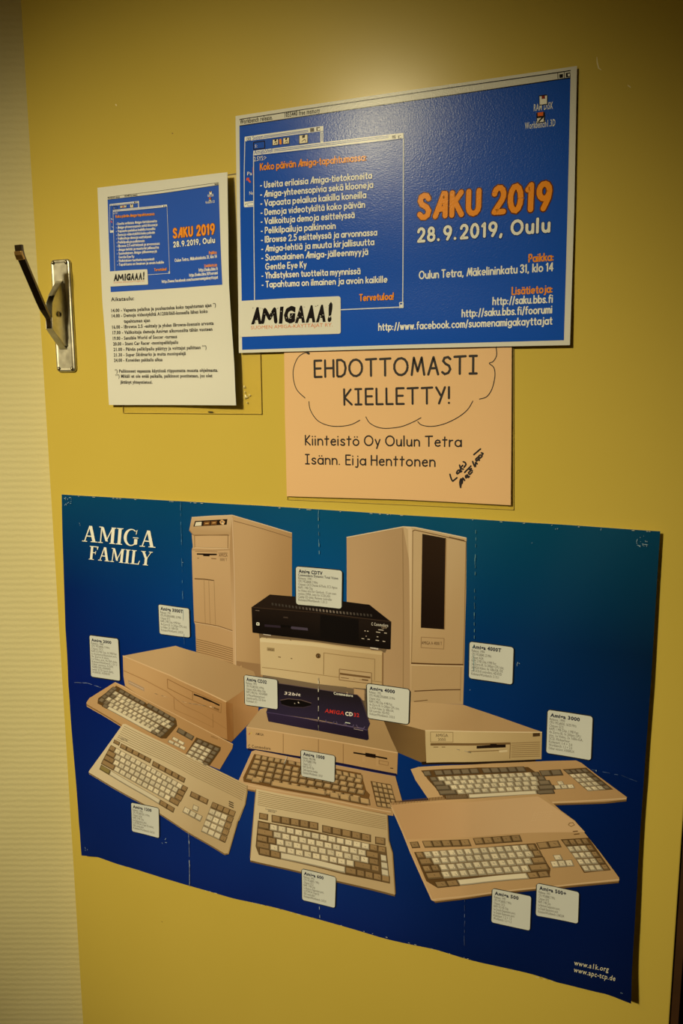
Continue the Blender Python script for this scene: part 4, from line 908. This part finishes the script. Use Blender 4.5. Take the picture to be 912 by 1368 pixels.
for sp, a, b, d in (([('b', 1.4)] + ['w'] * 12 + ['b', 'b'], (128, 206), (752, 332), (-1, 32)), ([('b', 1.9)] + ['w'] * 11 + [('b', 1.5)], (124, 238), (716, 360), (0, 32)), ([('b', 1.3), ('b', 1)] + ['w'] * 11 + [('b', 1.2)], (122, 270), (716, 392), (0, 32)), ([('b', 1.6)] + ['w'] * 10 + [('b', 2), ('b', 1)], (120, 302), (720, 424), (0, 32))):
    q.keys(a, b, d, sp, 1, .10)
q.keys((134, 334), (770, 474), (0, 34), [('b', 1.2), ('b', 1.1), ('W', 7), ('b', 1.2), ('b', .9), ('b', .9), ('b', .9), ('b', .9)], 2, .08)
q.keys((724, 366), (752, 372), (3, 34), 'W', 2, .06).keys((726, 402), (758, 408), (3, 34), 'W', 2, .06).keys((728, 436), (762, 444), (3, 34), 'W', 2, .06).done()

q = Pic('printed_keyboard_computer', G2, 14, 'large tan keyboard computer with a toothed back edge at the lower right')
q.g([(30, 86), (300, 72), (560, 54), (586, 62), (640, 112), (692, 150), (780, 260), (850, 354), (848, 368), (620, 390), (400, 412), (192, 440), (178, 434), (100, 260)], (120, 120), (196, 152, 98), (780, 360), (178, 138, 86))
q.g([(36, 92), (300, 84), (560, 62), (640, 116), (692, 152), (728, 190), (500, 194), (90, 216)], (100, 100), (190, 144, 92), (500, 180), (202, 160, 108), 1)
for k in range(52):
    x = 34 + k * 5.4; y = 86 - k * .52
    q.poly([(x, y - 6), (x + 2.6, y - 6), (x + 4.6, y + 7), (x + 2.2, y + 7)], (110, 76, 38), 2)
q.line([(178, 432), (400, 406), (620, 384), (850, 360)], (206, 168, 116), .0014, 1).line([(190, 441), (400, 413), (620, 391), (848, 369)], (112, 80, 42), .0022, 1).line([(34, 100), (100, 250), (182, 434)], (204, 166, 114), .0012, 1)
q.line([(670, 158), (684, 156), (690, 164), (678, 170), (668, 164), (672, 158)], (150, 112, 66), .0011, 2).line([(684, 188), (702, 186)], (96, 66, 32), .0012, 2).line([(688, 198), (708, 196)], (96, 66, 32), .0012, 2)
for k in range(4): q.text('AMIGA', (534 + k * 3, 152 - k * 9), (606 + k * 3, 146 - k * 9), .0022, (206, 166, 114), 2)
q.keys((100, 226), (130, 224), (9, 22), 'b', 1).keys((144, 222), (312, 216), (10, 24), 'bbbbb', 1).keys((326, 212), (494, 200), (10, 24), 'bbbbb', 1).keys((552, 228), (632, 220), (12, 24), 'bb', 1)
q.poly([(116, 262), (340, 248), (550, 230), (566, 262), (604, 320), (600, 350), (400, 366), (200, 390), (160, 366)], (96, 66, 32), 1).poly([(640, 216), (740, 210), (820, 326), (724, 336), (690, 280)], (96, 66, 32), 1)
for sp, a, b, d in (('b' + 'w' * 13 + 'b', (118, 262), (548, 232), (12, 24)), ([('b', 1.5)] + ['w'] * 12 + ['b'], (130, 286), (566, 254), (12, 24)), ([('b', 1), ('b', 1)] + ['w'] * 11 + [('b', 1.6)], (142, 311), (580, 278), (12, 24)), ([('b', 1.8)] + ['w'] * 10 + [('b', 2.2)], (154, 336), (592, 302), (12, 25))):
    q.keys(a, b, d, sp, 2, .14, .22)
q.keys((188, 368), (592, 328), (12, 22), [('b', 1.2), ('b', 1.2), ('W', 7.4), ('b', 1.1), ('b', 1.1)], 3)
q.keys((612, 272), (640, 270), (10, 20), 'w', 2).keys((602, 294), (680, 288), (10, 24), 'www', 2)
for k in range(5): q.keys((644 + k * 17, 218 + k * 23), (734 + k * 17.5, 212 + k * 23), (14, 22), 'bbbb' if k == 0 else 'wwwb', 2, .14, .22)
q.done()

# caption boxes
CAP = [
 (F3, [(300, 75), (580, 100), (577, 332), (302, 305)], 'Amiga CDTV', ['Commodore Dynamic Total Vision', 'Release: 1991', 'CPU: MC68000, 7 MHz', 'Chipset: OCS Denise & Paula, ECS Agnus', 'RAM: 1 MB Chip', '1x Video slot for Genlock, 15 pin own', 'socket, DMA, joins for SCSI/LAN', 'Caddy CD drive, Remote controller', 'Kickstart/Workbench: 1.3/1.3'], .52),
 (F1, [(520, 610), (668, 630), (672, 770), (526, 752)], 'Amiga 3000T', ['Release: 1991', 'CPU: MC68030/68882, 25 MHz', 'Chipset: ECS', 'RAM: 2 MB Chip, 4 MB Fast', '4x Zorro III, 1x 200pin CPU slot,', '1x Video, 2x 16Bit ISA', 'Kickstart/Workbench: 2.0/2.0'], .74),
 (F5, [(78, 32), (222, 50), (232, 262), (86, 240)], 'Amiga 2000', ['Release: 1987', 'CPU: MC68000, 7 MHz', 'Chipset: OCS', 'RAM: 0,5 MB Chip, 0,5 MB Fast', '1x Accelerator/Expansion port,', '5x Zorro II slots,', '1x Video slot, 4x ISA slots', 'Kickstart/Workbench: 1.2/1.2', 'Other versions: A1500,', 'A2000 (UK), A2000HD', '(with SCSI hard disk),', 'A2500/20, A2500/30'], .70),
 (F6, [(95, 40), (248, 62), (250, 200), (98, 178)], 'Amiga CD32', ['Release: 1993', 'CPU: MC68EC020, 14 MHz', 'Chipset: AGA, Akiko Chip', 'RAM: 2 MB Chip, 1 KB NVRAM', '1x Mouse/Expansion port', 'Joystick ports, CD drive', 'Kickstart 3.1'], .62),
 (F6, [(668, 80), (867, 107), (862, 270), (672, 240)], 'Amiga 4000', ['Release: 1992', 'CPU: MC68EC030/68040, 25 MHz', 'Chipset: AGA', 'RAM: 2 MB Chip, 4 MB Fast', '4x Zorro III, 1x 200pin CPU slot,', '1x AGA-Video, 3x 16Bit-ISA,', 'IDE controller, HD-FDD', 'Kickstart/Workbench: 3.0/3.0'], .60),
 (F6, [(360, 390), (518, 418), (516, 542), (362, 512)], 'Amiga 1000', ['Release: 1985/1986', 'CPU: MC68000, 7 MHz', 'Chipset: OCS', 'RAM: 256 KB Chip', '256K expansion module', 'Kickstart/Workbench: 1.0/1.0'], .64),
 (F4, [(658, 620), (863, 647), (857, 820), (655, 790)], 'Amiga 4000T', ['Release: 1994', 'CPU: MC68040, 25 MHz', 'Chipset: AGA', 'RAM: 2 MB Chip, 4 MB Fast', '5x Zorro III, 1x 200pin CPU slot,', '2x AGA-Videos, 4x 16Bit-ISA, IDE', 'and SCSI-II controllers, HD-FDD', 'Kickstart/Workbench: 3.1/3.1'], .66),
 (F7, [(587, 70), (738, 93), (732, 240), (582, 215)], 'Amiga 3000', ['Release: 1990', 'CPU: MC68030, 16/25 MHz', 'Chipset: ECS', 'RAM: 1 MB Chip, 1 MB Fast', '4x Zorro III, 1x 200pin CPU', 'slot, 1x Video, 2x 16Bit-ISA,', 'SCSI, Flickerfixer', 'Kickstart: 1.4 + 2.0', 'Workbench: 1.3 + 2.0', 'Other version: A3000UX'], .66),
 (F8, [(302, 392), (430, 418), (432, 557), (306, 525)], 'Amiga 1200', ['Release: 1992', 'CPU: MC68EC020, 14 MHz', 'Chipset: AGA', 'RAM: 2 MB Chip', '1x Expansion slot,', '1x PCMCIA (Type II) socket,', 'IDE controller', 'Kickstart/Workbench: 3.0/3.0'], .68),
 (G1, [(342, 438), (507, 478), (502, 627), (344, 588)], 'Amiga 600', ['Release: 1992', 'CPU: MC68000, 7 MHz', 'Chipset: ECS', 'RAM: 1 MB Chip', '1x Bottom Expansion port,', '1x PCMCIA (Type II)', 'IDE controller', 'Kickstart/Workbench: 2.0/2.0'], .58),
 (G2, [(397, 392), (535, 420), (530, 542), (393, 512)], 'Amiga 500', ['Release: 1987', 'CPU: MC68000, 7 MHz', 'Chipset: OCS', 'RAM: 512 KB Chip', '1x Depth Expansion port,', '1x Depth Expansion port', 'Kickstart: 1.2 + 1.3', 'Workbench: 1.2 + 1.3'], .62),
 (G2, [(556, 373), (706, 405), (702, 517), (552, 488)], 'Amiga 500+', ['Release: 1991', 'CPU: MC68000, 7 MHz', 'Chipset: ECS', 'RAM: 1 MB Chip', '1x Bottom Expansion port,', '1x Depth Expansion port', 'Kickstart/Workbench: 2.04/2.04'], .64)]
plain_w = {}
for px, Q, head, lines, hw in CAP:
    P_ = [px(*p_) for p_ in Q]
    def uv(u, v): return tuple((P_[0][k] * (1 - u) + P_[1][k] * u) * (1 - v) + (P_[3][k] * (1 - u) + P_[2][k] * u) * v for k in (0, 1))
    p = FM.part('caption_box', 'white rounded caption with a bold heading')
    r = .045; asp = math.dist(P_[0], P_[1]) / math.dist(P_[0], P_[3])
    ru, rv = r, r * asp
    out = lambda e: [uv(*c_) for c_ in ((ru, -e), (1 - ru, -e), (1 - ru * .3, rv * .3 - e * .7), (1 + e, rv), (1 + e, 1 - rv), (1 - ru * .3 + e * .5, 1 - rv * .3), (1 - ru, 1 + e), (ru, 1 + e), (ru * .3, 1 - rv * .3), (-e, 1 - rv), (-e, rv), (ru * .3, rv * .3 - e * .5))]
    p.poly(out(.022), (44, 40, 30), 18, PX); p.poly(out(0), (200, 192, 164), 19, PX)
    n = len(lines); dv = .86 / (n + 1.5)
    Hm = math.dist(FM.P(*uv(0, 0)), FM.P(*uv(0, 1)))
    v0 = .06 + dv * 1.15
    p.text(head, uv(.06, v0), uv(.06 + hw, v0 + .008), Hm * dv * 1.05, (20, 20, 38), 20, 'bold', .04, px=PX)
    for k, t in enumerate(lines):
        v = v0 + dv * (k + 1.12)
        wd_ = min(.88, .0245 * len(t) * (1.0 if Hm * dv > .0048 else 1.02) * min(1.35, 1.0 / asp * 1.1))
        if head == 'Amiga CDTV' and k == 0: p.text(t, uv(.05, v), uv(.92, v), Hm * dv * .78, (30, 28, 40), 20, 'bold', .02, px=PX)
        else: p.text(t, uv(.05, v), uv(.05 + wd_, v), Hm * dv * .78, (86, 78, 64), 20, px=PX)
    p.done()

# heading in a slanted serif
def serif_glyph(ch):
    """list of polygons, cap height 1"""
    def st(x0, y0, x1, y1, w): return [(x0, y0), (x0 + w, y0), (x1 + w, y1), (x1, y1)]
    def sf(x, y, w): return [(x, y), (x + w, y), (x + w - .03, y + .05), (x + .03, y + .05)] if y < .5 else [(x + .03, y - .05), (x + w - .03, y - .05), (x + w, y), (x, y)]
    T, t = .2, .075
    if ch == 'A': return [st(.14, .03, .42, 1, t), st(.68, .03, .40, 1, T), [(.24, .32), (.66, .32), (.64, .39), (.26, .39)], sf(.0, 0, .36), sf(.56, 0, .46)], 1.0
    if ch == 'M': return [st(.14, .03, .16, .97, t), st(.17, .97, .50, .12, .16), st(.50, .12, .86, .97, .07), st(.84, .03, .84, .97, T), sf(0, 0, .34), sf(.74, 0, .4), sf(.02, 1, .28), sf(.82, 1, .32)], 1.14
    if ch == 'I': return [st(.12, .03, .12, .97, T), sf(0, 0, .44), sf(0, 1, .44)], .46
    if ch == 'F': return [st(.12, .03, .12, .97, T), sf(0, 0, .46), sf(0, 1, .3), [(.2, .94), (.72, .94), (.74, 1), (.2, 1)], [(.66, .76), (.70, .76), (.75, 1), (.62, .96)], [(.3, .5), (.54, .5), (.54, .56), (.3, .56)], [(.52, .40), (.56, .40), (.58, .66), (.53, .66)]], .76
    if ch == 'L': return [st(.12, .03, .12, .97, T), sf(0, 1, .44), sf(0, 0, .4), [(.2, 0), (.70, 0), (.70, .06), (.2, .06)], [(.62, .05), (.70, 0), (.76, .28), (.71, .28)]], .74
    if ch == 'Y': return [st(.36, .03, .36, .46, T), st(.38, .44, .1, .97, T), st(.46, .46, .78, .97, .07), sf(.24, 0, .44), sf(0, 1, .4), sf(.62, 1, .34)], .9
    if ch == 'G':
        a = [(.46 + .46 * math.cos(R_(t_)), .5 + .52 * math.sin(R_(t_))) for t_ in range(48, 331, 12)]
        b = [(.50 + .31 * math.cos(R_(t_)), .5 + .46 * math.sin(R_(t_))) for t_ in range(330, 47, -12)]
        seg = [[a[i], a[i + 1], b[-2 - i], b[-1 - i]] for i in range(len(a) - 1)]
        return seg + [[(.68, .06), (.88, .1), (.88, .42), (.68, .42)], sf(.58, .47, .38), [(.76, .7), (.8, .7), (.84, .98), (.78, .94)]], 1.0
def serif(p, body, a, b, h, c, layer, shear, px, slant_first=1.0):
    a, b = FM.P(*px(*a)), FM.P(*px(*b)); d = Vector((b[0] - a[0], b[1] - a[1])); Ln = d.length; d.normalize(); up_ = Vector((d.y, -d.x))
    W_ = sum(serif_glyph(ch)[1] + .03 for ch in body); x = 0; sx = Ln / W_
    for ch in body:
        polys, w_ = serif_glyph(ch)
        for q_ in polys:
            p.poly([(a[0] + d.x * ((X + x) * sx + shear * Y * h) + up_.x * Y * h, a[1] + d.y * ((X + x) * sx + shear * Y * h) + up_.y * Y * h) for X, Y in q_], c, layer)
        x += w_ + .03
p = FM.part('printed_heading', 'cream slanted serif heading in two lines')
for dx, c_, l_ in ((2.2, (0, 22, 44), 1), (0, (232, 222, 180), 3)):
    serif(p, 'AMIGA', (144 + dx, 303 + dx), (504 + dx, 335 + dx), .0246, c_, l_, .14, F1); serif(p, 'FAMILY', (176 + dx, 391 + dx), (482 + dx, 423 + dx), .0210, c_, l_, .16, F1)
p.done()
p = FM.part('printed_web_address')
p.text('www.a1k.org', (424, 466), (578, 497), .0062, (200, 184, 140), 1, 'bold', .008, .25, px=G4); p.text('www.apc-tcp.de', (422, 497), (608, 538), .0062, (200, 184, 140), 1, 'bold', .008, .25, px=G4); p.done()

# worn white fold lines and scuffs (damage to the paper)
def wear(pts, n, seed, w=.0006, dens=.6, col=(176, 186, 178)):
    r = random.Random(seed); p = FM.part('fold_crease', 'worn whitish fold line', 'stuff'); P_ = [FM.P(*q_) for q_ in pts]
    seg = []
    for i in range(len(P_) - 1):
        m = max(1, int(n * math.dist(P_[i], P_[i + 1])))
        for k in range(m): seg.append((lerp(P_[i], P_[i + 1], k / m), lerp(P_[i], P_[i + 1], (k + 1) / m)))
    for a, b in seg:
        if r.random() < dens:
            j = r.uniform(-.0003, .0003); p.line([(a[0] + j, a[1] + j), (b[0] + j, b[1])], w * r.uniform(.4, 1.3), mul(col, r.uniform(.55, 1)), 22, cap=False)
    p.done()
wear([(242, 670), (243, 720), (245, 800), (247, 860)], 260, 1, .0005, .5, (110, 150, 160)); wear([(252, 1105), (254, 1184)], 200, 2, .0007, .95, (190, 190, 170))
wear([(426, 681), (426, 705), (427, 745)], 220, 3, .0007, .7, (140, 170, 160)); wear([(426, 905), (426, 975)], 260, 4, .0009, .5, (220, 205, 170)); wear([(427, 1210), (428, 1229)], 260, 5, .0006, .7)
wear([(636.6, 694), (635, 740), (634, 800), (633, 900)], 240, 6, .0006, .45, (120, 160, 150)); wear([(621, 1200), (620, 1278)], 240, 7, .0005, .5, (110, 120, 140))
wear([(100, 911), (118, 912), (136, 918)], 240, 8, .0006, .8, (150, 160, 170)); wear([(205, 925), (225, 931), (250, 938), (290, 945)], 280, 9, .0007, .45, (224, 190, 140)); wear([(610, 1000), (632, 1005)], 300, 10, .0009, .7, (230, 205, 160)); wear([(790, 1027), (830, 1035), (856, 1045)], 260, 11, .0005, .5, (90, 110, 140))
wear([(380, 1020), (384, 1010)], 300, 12, .0012, .9, (230, 210, 170))
p = FM.part('scuff', 'pale pinholes and scratches in the poster', 'stuff')
r = random.Random(5)
for cx, cy, n_, sp_ in ((92, 668, 12, 5), (857, 722, 16, 7), (220, 1122, 4, 4), (115, 1133, 3, 3), (712, 725, 1, 1), (693, 884, 3, 2), (692, 886, 2, 2), (797, 1027, 2, 2), (830, 1324, 2, 1), (744, 705, 3, 2), (628, 920, 1, 1), (110, 700, 2, 3), (245, 752, 2, 2), (803, 706, 2, 2)):
    for k in range(n_):
        x, y = cx + r.uniform(-sp_, sp_), cy + r.uniform(-sp_, sp_); a = r.uniform(0, 3.1); l = r.uniform(.6, sp_ * .5 + .8)
        p.line([FM.P(x, y), FM.P(x + l * math.cos(a), y + l * math.sin(a))], .0005, (150, 165, 160), 22, cap=False)
for k in range(60):
    t = r.random(); edge = [(82.3, 660.5), (242, 669.6), (426, 680.5), (636.7, 693.7), (881.7, 709.8)] if k % 2 else [(155, 1154.5), (255, 1184.5), (428, 1229), (579, 1268), (744, 1312.5)]
    s_ = t * (len(edge) - 1); i = int(s_); x, y = lerp(edge[i], edge[i + 1], s_ - i); l = r.uniform(.6, 4)
    y += .9 if k % 2 else -1.0
    p.line([FM.P(x, y), FM.P(x + l, y + l * (.06 if k % 2 else .25))], .0006, (186, 180, 150), 22, cap=False)
p.done()
# ------------------------------------------------------------------ clear plastic pockets behind the sheets
def pocket(label, quad, depth, specks):
    P_ = [at(*p_) for p_ in quad]
    root = thing('plastic_pocket', label, 'pocket', W(P_[3][0], P_[3][1], 0))
    def slab(name, pts, z0, z1, mat, **kw):
        n = len(pts); vs = [W(x, y, z0) for x, y in pts] + [W(x, y, z1) for x, y in pts]
        fs = [tuple(range(n)), tuple(range(n, 2 * n))[::-1]] + [(i, n + i, n + (i + 1) % n, (i + 1) % n) for i in range(n)]
        return mesh(name, vs, fs, mat, root, **kw)
    slab('film', P_, -.0004, -depth, M_CLEAR)
    names = ('top_seam', 'side_seam', 'bottom_seam', 'side_seam')
    for i in range(4):
        a, b = P_[i], P_[(i + 1) % 4]; d = Vector((b[0] - a[0], b[1] - a[1])).normalized() * .0005; nx = (-d.y, d.x)
        slab(names[i], [a, b, (b[0] + nx[0], b[1] + nx[1]), (a[0] + nx[0], a[1] + nx[1])], -.0004, -depth - .0003, M_EDGE)
    for k, (u, v, r_) in enumerate(specks):
        x, y = at(u, v); n = 9
        vs = [W(x, y, -depth - .0018)]
        for j in range(n): t = j * 2 * math.pi / n; q_ = r_ * (1 + .35 * math.sin(3 * t + k)); vs.append(W(x + q_ * math.cos(t), y + q_ * math.sin(t), -depth - .0002))
        mesh('glue_blob', vs, [(0, (j + 1) % n + 1, j + 1) for j in range(n)], M_GLUE, root, smooth=True)
    return root, slab
M_GLUE = flat('dried_tape_glue', (0.66, 0.56, 0.26), .2)
rt, sl = pocket('clear plastic pocket showing below and right of the white programme sheet', [(158, 256), (343, 227.5), (350.5, 553.3), (165, 551.8)], .0018,
       [(327, 517, .0018), (329, 530, .0028), (334, 528, .0016), (328, 524, .0012), (331, 538, .0012)])
a, b = at(279, 550), at(285, 550.3)
sl('seam_mark', [(a[0], a[1] - .0006), (b[0], b[1] - .0006), (b[0], b[1] + .0008), (a[0], a[1] + .0008)], -.0016, -.0024, M_HOLE)
pocket('clear plastic pocket rimming the bottom and right edge of the pink notice', [(385, 440), (686.5, 436), (686.5, 681), (384, 667.5)], .0012, [])

# ------------------------------------------------------------------ marks on the door paint
M_SCR = flat('pale_paint_scratch', (0.80, 0.70, 0.38), .5); M_DSP = flat('dark_paint_speck', (0.25, 0.14, 0.03), .6)
def door_mark(name, pts, w, mat):
    P_ = [at(*p_) for p_ in pts]; vs, fs = [], []
    for i, p_ in enumerate(P_):
        a = P_[max(0, i - 1)]; b = P_[min(len(P_) - 1, i + 1)]; d = Vector((b[0] - a[0], b[1] - a[1])).normalized(); k = w / 2 * (.4 if i in (0, len(P_) - 1) else 1)
        vs += [W(p_[0] - d.y * k, p_[1] + d.x * k, -.00015), W(p_[0] + d.y * k, p_[1] - d.x * k, -.00015)]
    vs += [v + Vector((0, .0004, 0)) for v in vs]; n = len(P_) * 2
    for i in range(len(P_) - 1):
        a = 2 * i; fs += [(a, a + 1, a + 3, a + 2), (n + a, n + a + 2, n + a + 3, n + a + 1), (a, a + 2, n + a + 2, n + a), (a + 1, n + a + 1, n + a + 3, a + 3)]
    fs += [(0, n, n + 1, 1), (n - 2, n - 1, 2 * n - 1, 2 * n - 2)]
    mesh(name, vs, fs, mat, door)
door_mark('paint_scratch', [(797, 76), (797.6, 84), (799.4, 91), (803, 93.5)], .0014, M_SCR)
door_mark('paint_scratch', [(838, 113.5), (840.5, 115.5), (842.5, 117)], .0012, M_SCR)
door_mark('paint_scratch', [(154, 139), (155, 140.2), (156, 141.4)], .0022, M_SCR)
door_mark('paint_speck', [(229.4, 177.8), (230.4, 178.2), (231.2, 178.6)], .0016, M_DSP)
door_mark('paint_speck', [(215.6, 1231), (216.4, 1231.6), (217, 1232)], .0014, M_DSP)

# ------------------------------------------------------------------ the lever lock on the door's free edge
from mathutils import Vector as V
plate_bm = bmesh.new()
def rrect(x0, x1, y0, y1, r, n=5):
    out = []
    for cx, cy, a0 in ((x1 - r, y0 + r, -90), (x1 - r, y1 - r, 0), (x0 + r, y1 - r, 90), (x0 + r, y0 + r, 180)):
        for k in range(n + 1): t = R_(a0 + 90 * k / n); out.append((cx + r * math.cos(t), cy + r * math.sin(t)))
    return out
X0, X1, Y0, Y1 = .0280, .0632, .1552, .3145
rings = []
for inset, z in ((0, -.0002), (0, -.0022), (.0009, -.0036), (.0022, -.0044), (.0036, -.0046), (.0046, -.0041), (.0062, -.0040)):
    rings.append([plate_bm.verts.new(W(x, y, z)) for x, y in rrect(X0 + inset, X1 - inset, Y0 + inset, Y1 - inset, max(.0008, .0062 - inset * .9))])
n = len(rings[0])
for a, b in zip(rings, rings[1:]):
    for i in range(n): plate_bm.faces.new((a[i], b[i], b[(i + 1) % n], a[(i + 1) % n]))
plate_bm.faces.new(rings[-1][::-1]); plate_bm.faces.new(rings[0])
bmesh.ops.recalc_face_normals(plate_bm, faces=plate_bm.faces)
me = bpy.data.meshes.new('lever_plate'); plate_bm.to_mesh(me); plate_bm.free()
me.polygons.foreach_set('use_smooth', [True] * len(me.polygons))
plate = link('lever_plate', me, M_NICKEL, door, 'worn nickel lock plate with four screws')
def strip(name, prof, x0, x1, th, mat, parent, bev=.0006, **kw):
    """bent flat bar: profile of (y, z) centre points extruded along x, th thick"""
    L_, R2 = [], []
    for i, p_ in enumerate(prof):
        a = prof[max(0, i - 1)]; b = prof[min(len(prof) - 1, i + 1)]
        d = V((b[0] - a[0], b[1] - a[1])).normalized(); m_ = V((-d.y, d.x)); L_.append((p_[0] + m_.x * th / 2, p_[1] + m_.y * th / 2)); R2.append((p_[0] - m_.x * th / 2, p_[1] - m_.y * th / 2))
    bm = bmesh.new(); ring = L_ + R2[::-1]; nn = len(ring)
    def wx(i, s):
        j = i if i < len(prof) else nn - 1 - i
        xa = x0[j] if isinstance(x0, (list, tuple)) else x0; xb = x1[j] if isinstance(x1, (list, tuple)) else x1
        return xa if s == 0 else xb
    A = [bm.verts.new(W(wx(i, 0), y, z)) for i, (y, z) in enumerate(ring)]; B = [bm.verts.new(W(wx(i, 1), y, z)) for i, (y, z) in enumerate(ring)]
    for i in range(nn): bm.faces.new((A[i], A[(i + 1) % nn], B[(i + 1) % nn], B[i]))
    k = len(prof)
    for i in range(k - 1):
        for Q in (A, B): bm.faces.new((Q[i], Q[i + 1], Q[nn - 2 - i], Q[nn - 1 - i]))
    bmesh.ops.recalc_face_normals(bm, faces=bm.faces)
    if bev:
        es = [e for e in bm.edges if e.is_manifold and e.calc_face_angle() > .9]
        bmesh.ops.bevel(bm, geom=es, offset=bev, segments=2, affect='EDGES', profile=.5)
    m_ = bpy.data.meshes.new(name); bm.to_mesh(m_); bm.free(); return link(name, m_, mat, parent, **kw)
# folded bracket: two sloping straps and two side cheeks, open where the lever comes out
bm = bmesh.new()
xl, xr, xb = .0385, .0492, .0525
def quad(*p_): bm.faces.new([bm.verts.new(W(*q_)) for q_ in p_])
S0, S1, S2, S3, S4 = (.1855, -.0042), (.1890, -.0080), (.2078, -.0225), (.2185, -.0290), (.2300, -.0306)
S5, S6, S7 = (.2540, -.0315), (.2770, -.0090), (.2815, -.0042)
quad((xl - .002, *S0), (xr + .001, *S0), (xr, *S1), (xl, *S1)); quad((xl, *S1), (xr, *S1), (xr, *S2), (xl - .001, *S2))
quad((xl, *S5), (xr, *S5), (xr, *S6), (xl, *S6)); quad((xl, *S6), (xr, *S6), (xr + .001, *S7), (xl - .002, *S7))
for xx, xo in ((xr, xb), (xl, xl - .002)):
    pr = [S1, S2, S3, S4, S5, S6]
    for i in range(len(pr) - 1):
        a, b = pr[i], pr[i + 1]
        quad((xx, *a), (xx, *b), (xx + (xo - xx) * .35, b[0], -.0065), (xx + (xo - xx) * .35, a[0], -.0065))
        quad((xx + (xo - xx) * .35, a[0], -.0065), (xx + (xo - xx) * .35, b[0], -.0065), (xo, b[0], -.0040), (xo, a[0], -.0040))
bmesh.ops.remove_doubles(bm, verts=bm.verts, dist=.00005); bmesh.ops.recalc_face_normals(bm, faces=bm.faces)
me = bpy.data.meshes.new('bracket'); bm.to_mesh(me); bm.free()
br = link('bracket', me, M_NICKEL, plate)
md = br.modifiers.new('thickness', 'SOLIDIFY'); md.thickness = .0011; md.offset = 0
md = br.modifiers.new('soft', 'BEVEL'); md.width = .0006; md.segments = 2; md.limit_method = 'ANGLE'
lev = [(.2535, -.0320), (.2470, -.0322), (.2400, -.0335), (.2290, -.0425), (.2200, -.0478), (.1900, -.0645), (.1630, -.0795), (.1560, -.0816), (.1480, -.0822)]
lx0 = [.0398, .0398, .0398, .0384, .0380, .0380, .0380, .0380, .0380]; lx1 = [.0482, .0482, .0484, .0500, .0502, .0502, .0502, .0502, .0502]
# centre line sits half a thickness behind the visible under-face
lev = [(y - .0018 * .5, z + .0018) for y, z in lev]
lever = strip('lever', lev, lx0, lx1, .0042, M_LEVER, plate, .0007, label='dark nickel lever arm angled up and out to the left')
M_TIP_GLINT = metal_mat('painted_tip_glint', (0.85, 0.55, 0.22), .3)  # gold colour stands in for a warm reflection on the lever
M_SCREW = metal_mat('dark_screw_steel', (0.42, 0.38, 0.30), .3)
def screw(x, y, r):
    rb = bmesh.new(); o_ = [rb.verts.new(W(x + r * 1.3 * math.cos(t * math.pi / 7), y + r * 1.3 * math.sin(t * math.pi / 7), -.0047)) for t in range(14)]; rb.faces.new(o_)
    mm = bpy.data.meshes.new('screw_recess'); rb.to_mesh(mm); rb.free(); link('screw_recess', mm, M_HOLE, plate)
    bm = bmesh.new(); prof = ((r, -.0047), (r * .92, -.0056), (r * .6, -.0063), (.0002, -.0066)); rg = []
    for rr_, z in prof: rg.append([bm.verts.new(W(x + rr_ * math.cos(t * math.pi / 6), y + rr_ * math.sin(t * math.pi / 6), z)) for t in range(12)])
    for a, b in zip(rg, rg[1:]):
        for i in range(12): bm.faces.new((a[i], a[(i + 1) % 12], b[(i + 1) % 12], b[i]))
    bm.faces.new(rg[-1]); bmesh.ops.recalc_face_normals(bm, faces=bm.faces)
    m_ = bpy.data.meshes.new('screw'); bm.to_mesh(m_); bm.free(); m_.polygons.foreach_set('use_smooth', [True] * len(m_.polygons)); m_.materials.append(M_SCREW)
    an = .7; dx, dy = math.cos(an) * r * .8, math.sin(an) * r * .8
    o = link('screw', m_, None, plate)
    return o
for (u, v) in ((71.2, 351), (88.4, 350.4), (79.0, 492.6), (96.6, 492.4)):
    x, y = at(u, v, lambda *a: .004); screw(x, y, .0022)
tip = strip('lever_tip_glint', [(.1660, -.0783), (.1600, -.0814), (.1555, -.0822)], .0379, .0503, .0034, M_TIP_GLINT, plate, .0006, label='brass-coloured strip on the lever end imitating a warm reflection')  # added strip that carries the painted reflection
# pivot pin with its worn ring in the bracket's cheek
bm = bmesh.new(); cy_, cz_ = .2330, -.0175
for r_, h in ((.0042, .0), (.0042, .0012), (.0026, .0016), (.0026, .0006)):
    for t in range(14): bm.verts.new(W(xr + .0012 + h, cy_ + r_ * math.cos(t * math.pi / 7), cz_ + r_ * math.sin(t * math.pi / 7)))
bm.verts.ensure_lookup_table()
for k in range(3):
    for t in range(14): bm.faces.new((bm.verts[k * 14 + t], bm.verts[k * 14 + (t + 1) % 14], bm.verts[(k + 1) * 14 + (t + 1) % 14], bm.verts[(k + 1) * 14 + t]))
bm.faces.new([bm.verts[42 + t] for t in range(14)]); bmesh.ops.recalc_face_normals(bm, faces=bm.faces)
me = bpy.data.meshes.new('pivot_pin'); bm.to_mesh(me); bm.free(); link('pivot_pin', me, M_LEVER, plate)
